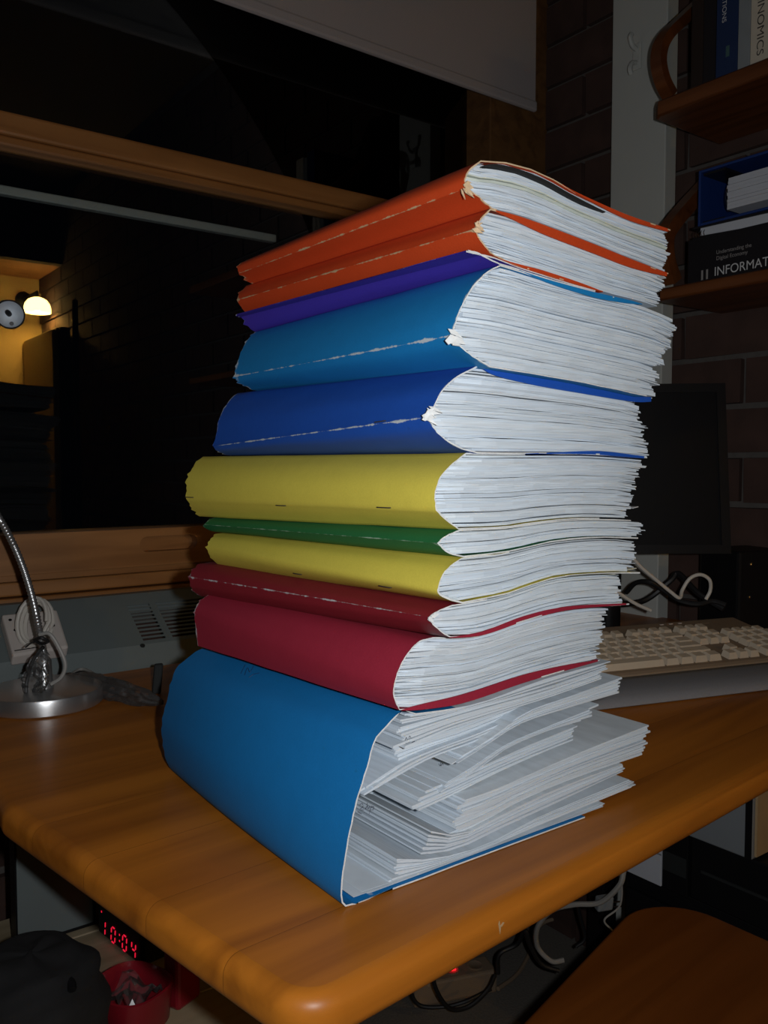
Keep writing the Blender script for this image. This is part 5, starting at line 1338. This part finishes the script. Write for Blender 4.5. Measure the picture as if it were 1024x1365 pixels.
# ---------------------------------------------------------------- below the desk, right
ps = on_z(612, 1334, 0.0); psd = (on_z(668, 1322, 0.0) - on_z(560, 1344, 0.0)).normalized(); psn = Vector((-psd.y, psd.x, 0))
psr = thing('power_strip', 'beige power strip with red light on the floor under the desk', 'power strip', ps)
q = MB(); q.obox(ps - psd * 0.09 + Vector((0, 0, 0.0005)), psd * 0.17, psn * 0.055, Vector((0, 0, 0.045))); q.build('body', M['beige'], psr, bevel=0.005)
for k in range(2):
    MB().lathe(ps + psd * (-0.005 + 0.05 * k) + psn * 0.028 + Vector((0, 0, 0.0455)), [(0.017, 0), (0.017, 0.001), (0.014, 0.0012), (0.013, 0.0004), (0, 0.0004)], 20).build('socket', M['beige'], psr, smooth=True)
ld = on_plane(605, 1294, ps + Vector((0, 0, 0.0462)), Vector((0, 0, 1)))
q = MB(); q.obox(ld - psd * 0.005, psd * 0.010, psn * 0.014, Vector((0, 0, 0.004))); q.build('switch_light', M['led'], psr, bevel=0.001)
def floor_pt(px, py, z): return on_z(px, py, z)
cable('cable', 'pale grey cable hanging in a big loop under the desk', [at_y(832, 1160, 1.30), at_y(826, 1180, 1.30), at_y(800, 1203, 1.32), at_y(765, 1206, 1.34), at_y(735, 1214, 1.36), at_y(717, 1236, 1.38), at_y(717, 1262, 1.40), at_y(735, 1281, 1.40), at_y(752, 1280, 1.40)], 0.0042, 'grey_cable')
cable('cable', 'beige cable from the power strip curving along the floor', [floor_pt(664, 1318, 0.02), floor_pt(688, 1300, 0.012), floor_pt(704, 1275, 0.012), floor_pt(722, 1232, 0.02), floor_pt(770, 1218, 0.03), floor_pt(800, 1196, 0.05)], 0.004, 'beige')
cable('cable', 'black cable loop hanging left of the power strip', [at_y(548, 1300, 1.50), at_y(548, 1322, 1.50), at_y(560, 1340, 1.50), at_y(590, 1342, 1.50), at_y(620, 1335, 1.50), at_y(655, 1318, 1.52)], 0.0035, 'black_cable')
cable('cable', 'black cable drooping in a curve over the power strip', [at_y(575, 1290, 1.45), at_y(582, 1320, 1.45), at_y(600, 1344, 1.46), at_y(625, 1342, 1.47), at_y(650, 1320, 1.48), at_y(660, 1300, 1.50)], 0.0038, 'black_cable')
cable('cable', 'black cable knotted beside the big pale loop', [at_y(664, 1298, 1.48), at_y(666, 1272, 1.48), at_y(690, 1258, 1.48), at_y(700, 1240, 1.46), at_y(708, 1262, 1.46), at_y(722, 1285, 1.46), at_y(745, 1294, 1.46)], 0.004, 'black_cable')
cable('cable', 'thin black cable hanging straight behind the pale loop', [at_y(768, 1196, 1.50), at_y(774, 1222, 1.50), at_y(780, 1250, 1.50), at_y(768, 1262, 1.50)], 0.003, 'black_cable')
cable('cable', 'thin white cable hanging beside the plug at the right', [at_y(824, 1158, 1.34), at_y(829, 1180, 1.34), at_y(826, 1208, 1.34), at_y(806, 1226, 1.34), at_y(816, 1240, 1.34)], 0.0016, 'grey_cable')
pg = at_y(797, 1217, 1.36); q = MB(); q.obox(pg, Vector((0.026, 0.004, 0.002)), Vector((-0.003, 0.016, 0)), Vector((0.002, 0, 0.022)))
plg = thing('hanging_plug', 'pale blue grey plug hanging among the cables', 'plug', pg); q.build('body', M['carton'], plg, bevel=0.003)
for k in range(2): MB().tube([pg + Vector((0.027, 0.006, 0.007 + 0.008 * k)), pg + Vector((0.040, 0.006, 0.008 + 0.008 * k))], 0.0014, 8).build('pin', M['chrome'], plg)
# black drawer unit against the right wall, cartons on it
AP = 0.26
pA = right_px(881, 1182, AP); pB = right_px(1002, 1147, AP); bA = AB(pA)[1]; bB = AB(pB)[1]
bA0 = AB(right_px(834, 1150, AP))[1]
unit = thing('drawer_unit', 'black drawer unit against the brick wall under the desk', 'drawers', RM(AP / 2, bA, 0))
q = MB(); q.rbox(0.02, AP - 0.012, bA0 - 0.01, bB + 0.12, 0.0, pA.z - 0.001); q.build('body', M['black'], unit, bevel=0.003)
for k in range(2):
    z0_ = 0.03 + k * (pA.z - 0.05) / 2; q = MB(); q.rbox(AP - 0.0118, AP - 0.002, bA0, bB + 0.11, z0_, z0_ + (pA.z - 0.05) / 2 - 0.008); f_ = q.build('drawer', M['black'], unit, bevel=0.002)
    q = MB(); q.rbox(AP - 0.0018, AP + 0.004, (bA + bB) / 2 - 0.04, (bA + bB) / 2 + 0.04, z0_ + 0.05, z0_ + 0.056); q.build('handle', M['black'], f_)
wb = thing('paper_box', 'small white box on the black drawers under the desk edge', 'box', RM(AP - 0.06, (bA0 + bA) / 2, pA.z))
q = MB(); q.rbox(0.05, AP, bA0, bA, pA.z, pA.z + 0.11); q.build('body', M['white_sheet'], wb, bevel=0.001)
q = MB(); q.rbox(AP + 0.0001, AP + 0.0012, bA0, bA, pA.z + 0.05, pA.z + 0.052); q.build('lid_edge', M['carton'], wb)
bk0 = AB(right_px(918, 1110, AP))[1]
if bk0 < bA + 0.006: bk0 = bA + 0.006
bf = thing('box_file', 'black box file squeezed between the white box and the grey carton', 'box file', RM(AP - 0.06, (bk0 + bA) / 2, pA.z))
q = MB(); q.rbox(0.05, AP - 0.001, bA + 0.0012, bk0 - 0.0012, pA.z, DESK - THK - 0.03); q.build('body', M['black'], bf, bevel=0.001)
q = MB(); q.rbox(AP - 0.0009, AP + 0.0004, bA + 0.003, bk0 - 0.003, pA.z + 0.03, pA.z + 0.06); q.build('label_holder', M['dark_gap'], bf)
cs = thing('black_case', 'black case carrying the grey carton on the drawers', 'case', RM(0.12, (bk0 + bB) / 2, pA.z))
q = MB(); q.rbox(0.03, AP - 0.006, bk0, bB + 0.10, pA.z, pB.z - 0.001); q.build('body', M['black'], cs, bevel=0.003)
q = MB(); q.rbox(AP - 0.0058, AP - 0.003, bk0 + 0.02, bB + 0.08, (pA.z + pB.z) / 2 - 0.002, (pA.z + pB.z) / 2 + 0.002); q.build('seam', M['dark_gap'], cs)
crt = thing('storage_carton', 'grey carton with tan end panel below the right side of the desk', 'carton', RM(0.14, (bk0 + bB) / 2, pB.z))
q = MB(); q.rbox(0.04, AP, bk0, bB, pB.z, DESK - THK - 0.02); q.build('body', M['carton'], crt, bevel=0.002)
q = MB(); q.rbox(0.05, AP - 0.006, bB + 0.0005, bB + 0.004, pB.z + 0.004, DESK - THK - 0.024); q.build('end_panel', M['tan'], crt, label='tan end panel')
q = MB(); q.rbox(AP + 0.0002, AP + 0.0016, bB - 0.010, bB, pB.z, DESK - THK - 0.02); q.build('edge_strip', M['black'], crt)
# chair pushed under the desk
SZ = 0.45
c1_ = on_z(868, 1183, SZ); d1 = (on_z(676, 1384, SZ) - c1_).normalized(); d2 = (on_z(1024, 1252, SZ) - c1_).normalized()
c1b = c1_ + d1 * 0.44; c1d = c1_ + d2 * 0.44; c1c = c1_ + d1 * 0.44 + d2 * 0.44
seat_o = ccw(round_poly([c1_, c1d, c1c, c1b], [0.075, 0.06, 0.06, 0.06], 10))
seat_o = [Vector((p.x, p.y, 0)) for p in seat_o]
mid = (c1_ + c1c) / 2
chr_ = thing('chair', 'chair with orange brown moulded plywood seat pushed under the desk', 'chair', (mid.x, mid.y, 0))
q = MB(); rounded_slab(q, seat_o, SZ - 0.014, SZ, 0.005, 4); q.build('seat', M['chair_wood'], chr_, smooth=True, angle=50)
q = MB(); q.tube([Vector((mid.x, mid.y, 0.07)), Vector((mid.x, mid.y, SZ - 0.0145))], 0.024, 16); q.build('post', M['black'], chr_, smooth=True)
for k in range(5):
    t = 2 * math.pi * k / 5 + 0.4; dv = Vector((math.cos(t), math.sin(t), 0))
    q = MB(); q.tube([Vector((mid.x, mid.y, 0.085)) + dv * 0.015, Vector((mid.x, mid.y, 0.060)) + dv * 0.25], lambda i: 0.018 - 0.006 * i, 10); lg = q.build('leg', M['black'], chr_, smooth=True)
    q = MB(); wc = Vector((mid.x, mid.y, 0.024)) + dv * 0.25; q.lathe(wc - dv.cross(Vector((0, 0, 1))) * 0.010, [(0.020, 0), (0.0235, 0.003), (0.0235, 0.017), (0.020, 0.020)], 16, ax=dv.cross(Vector((0, 0, 1)))); q.tube([wc + Vector((0, 0, 0.012)), wc + Vector((0, 0, 0.040))], 0.006, 8); q.build('caster', M['black'], lg, smooth=True)
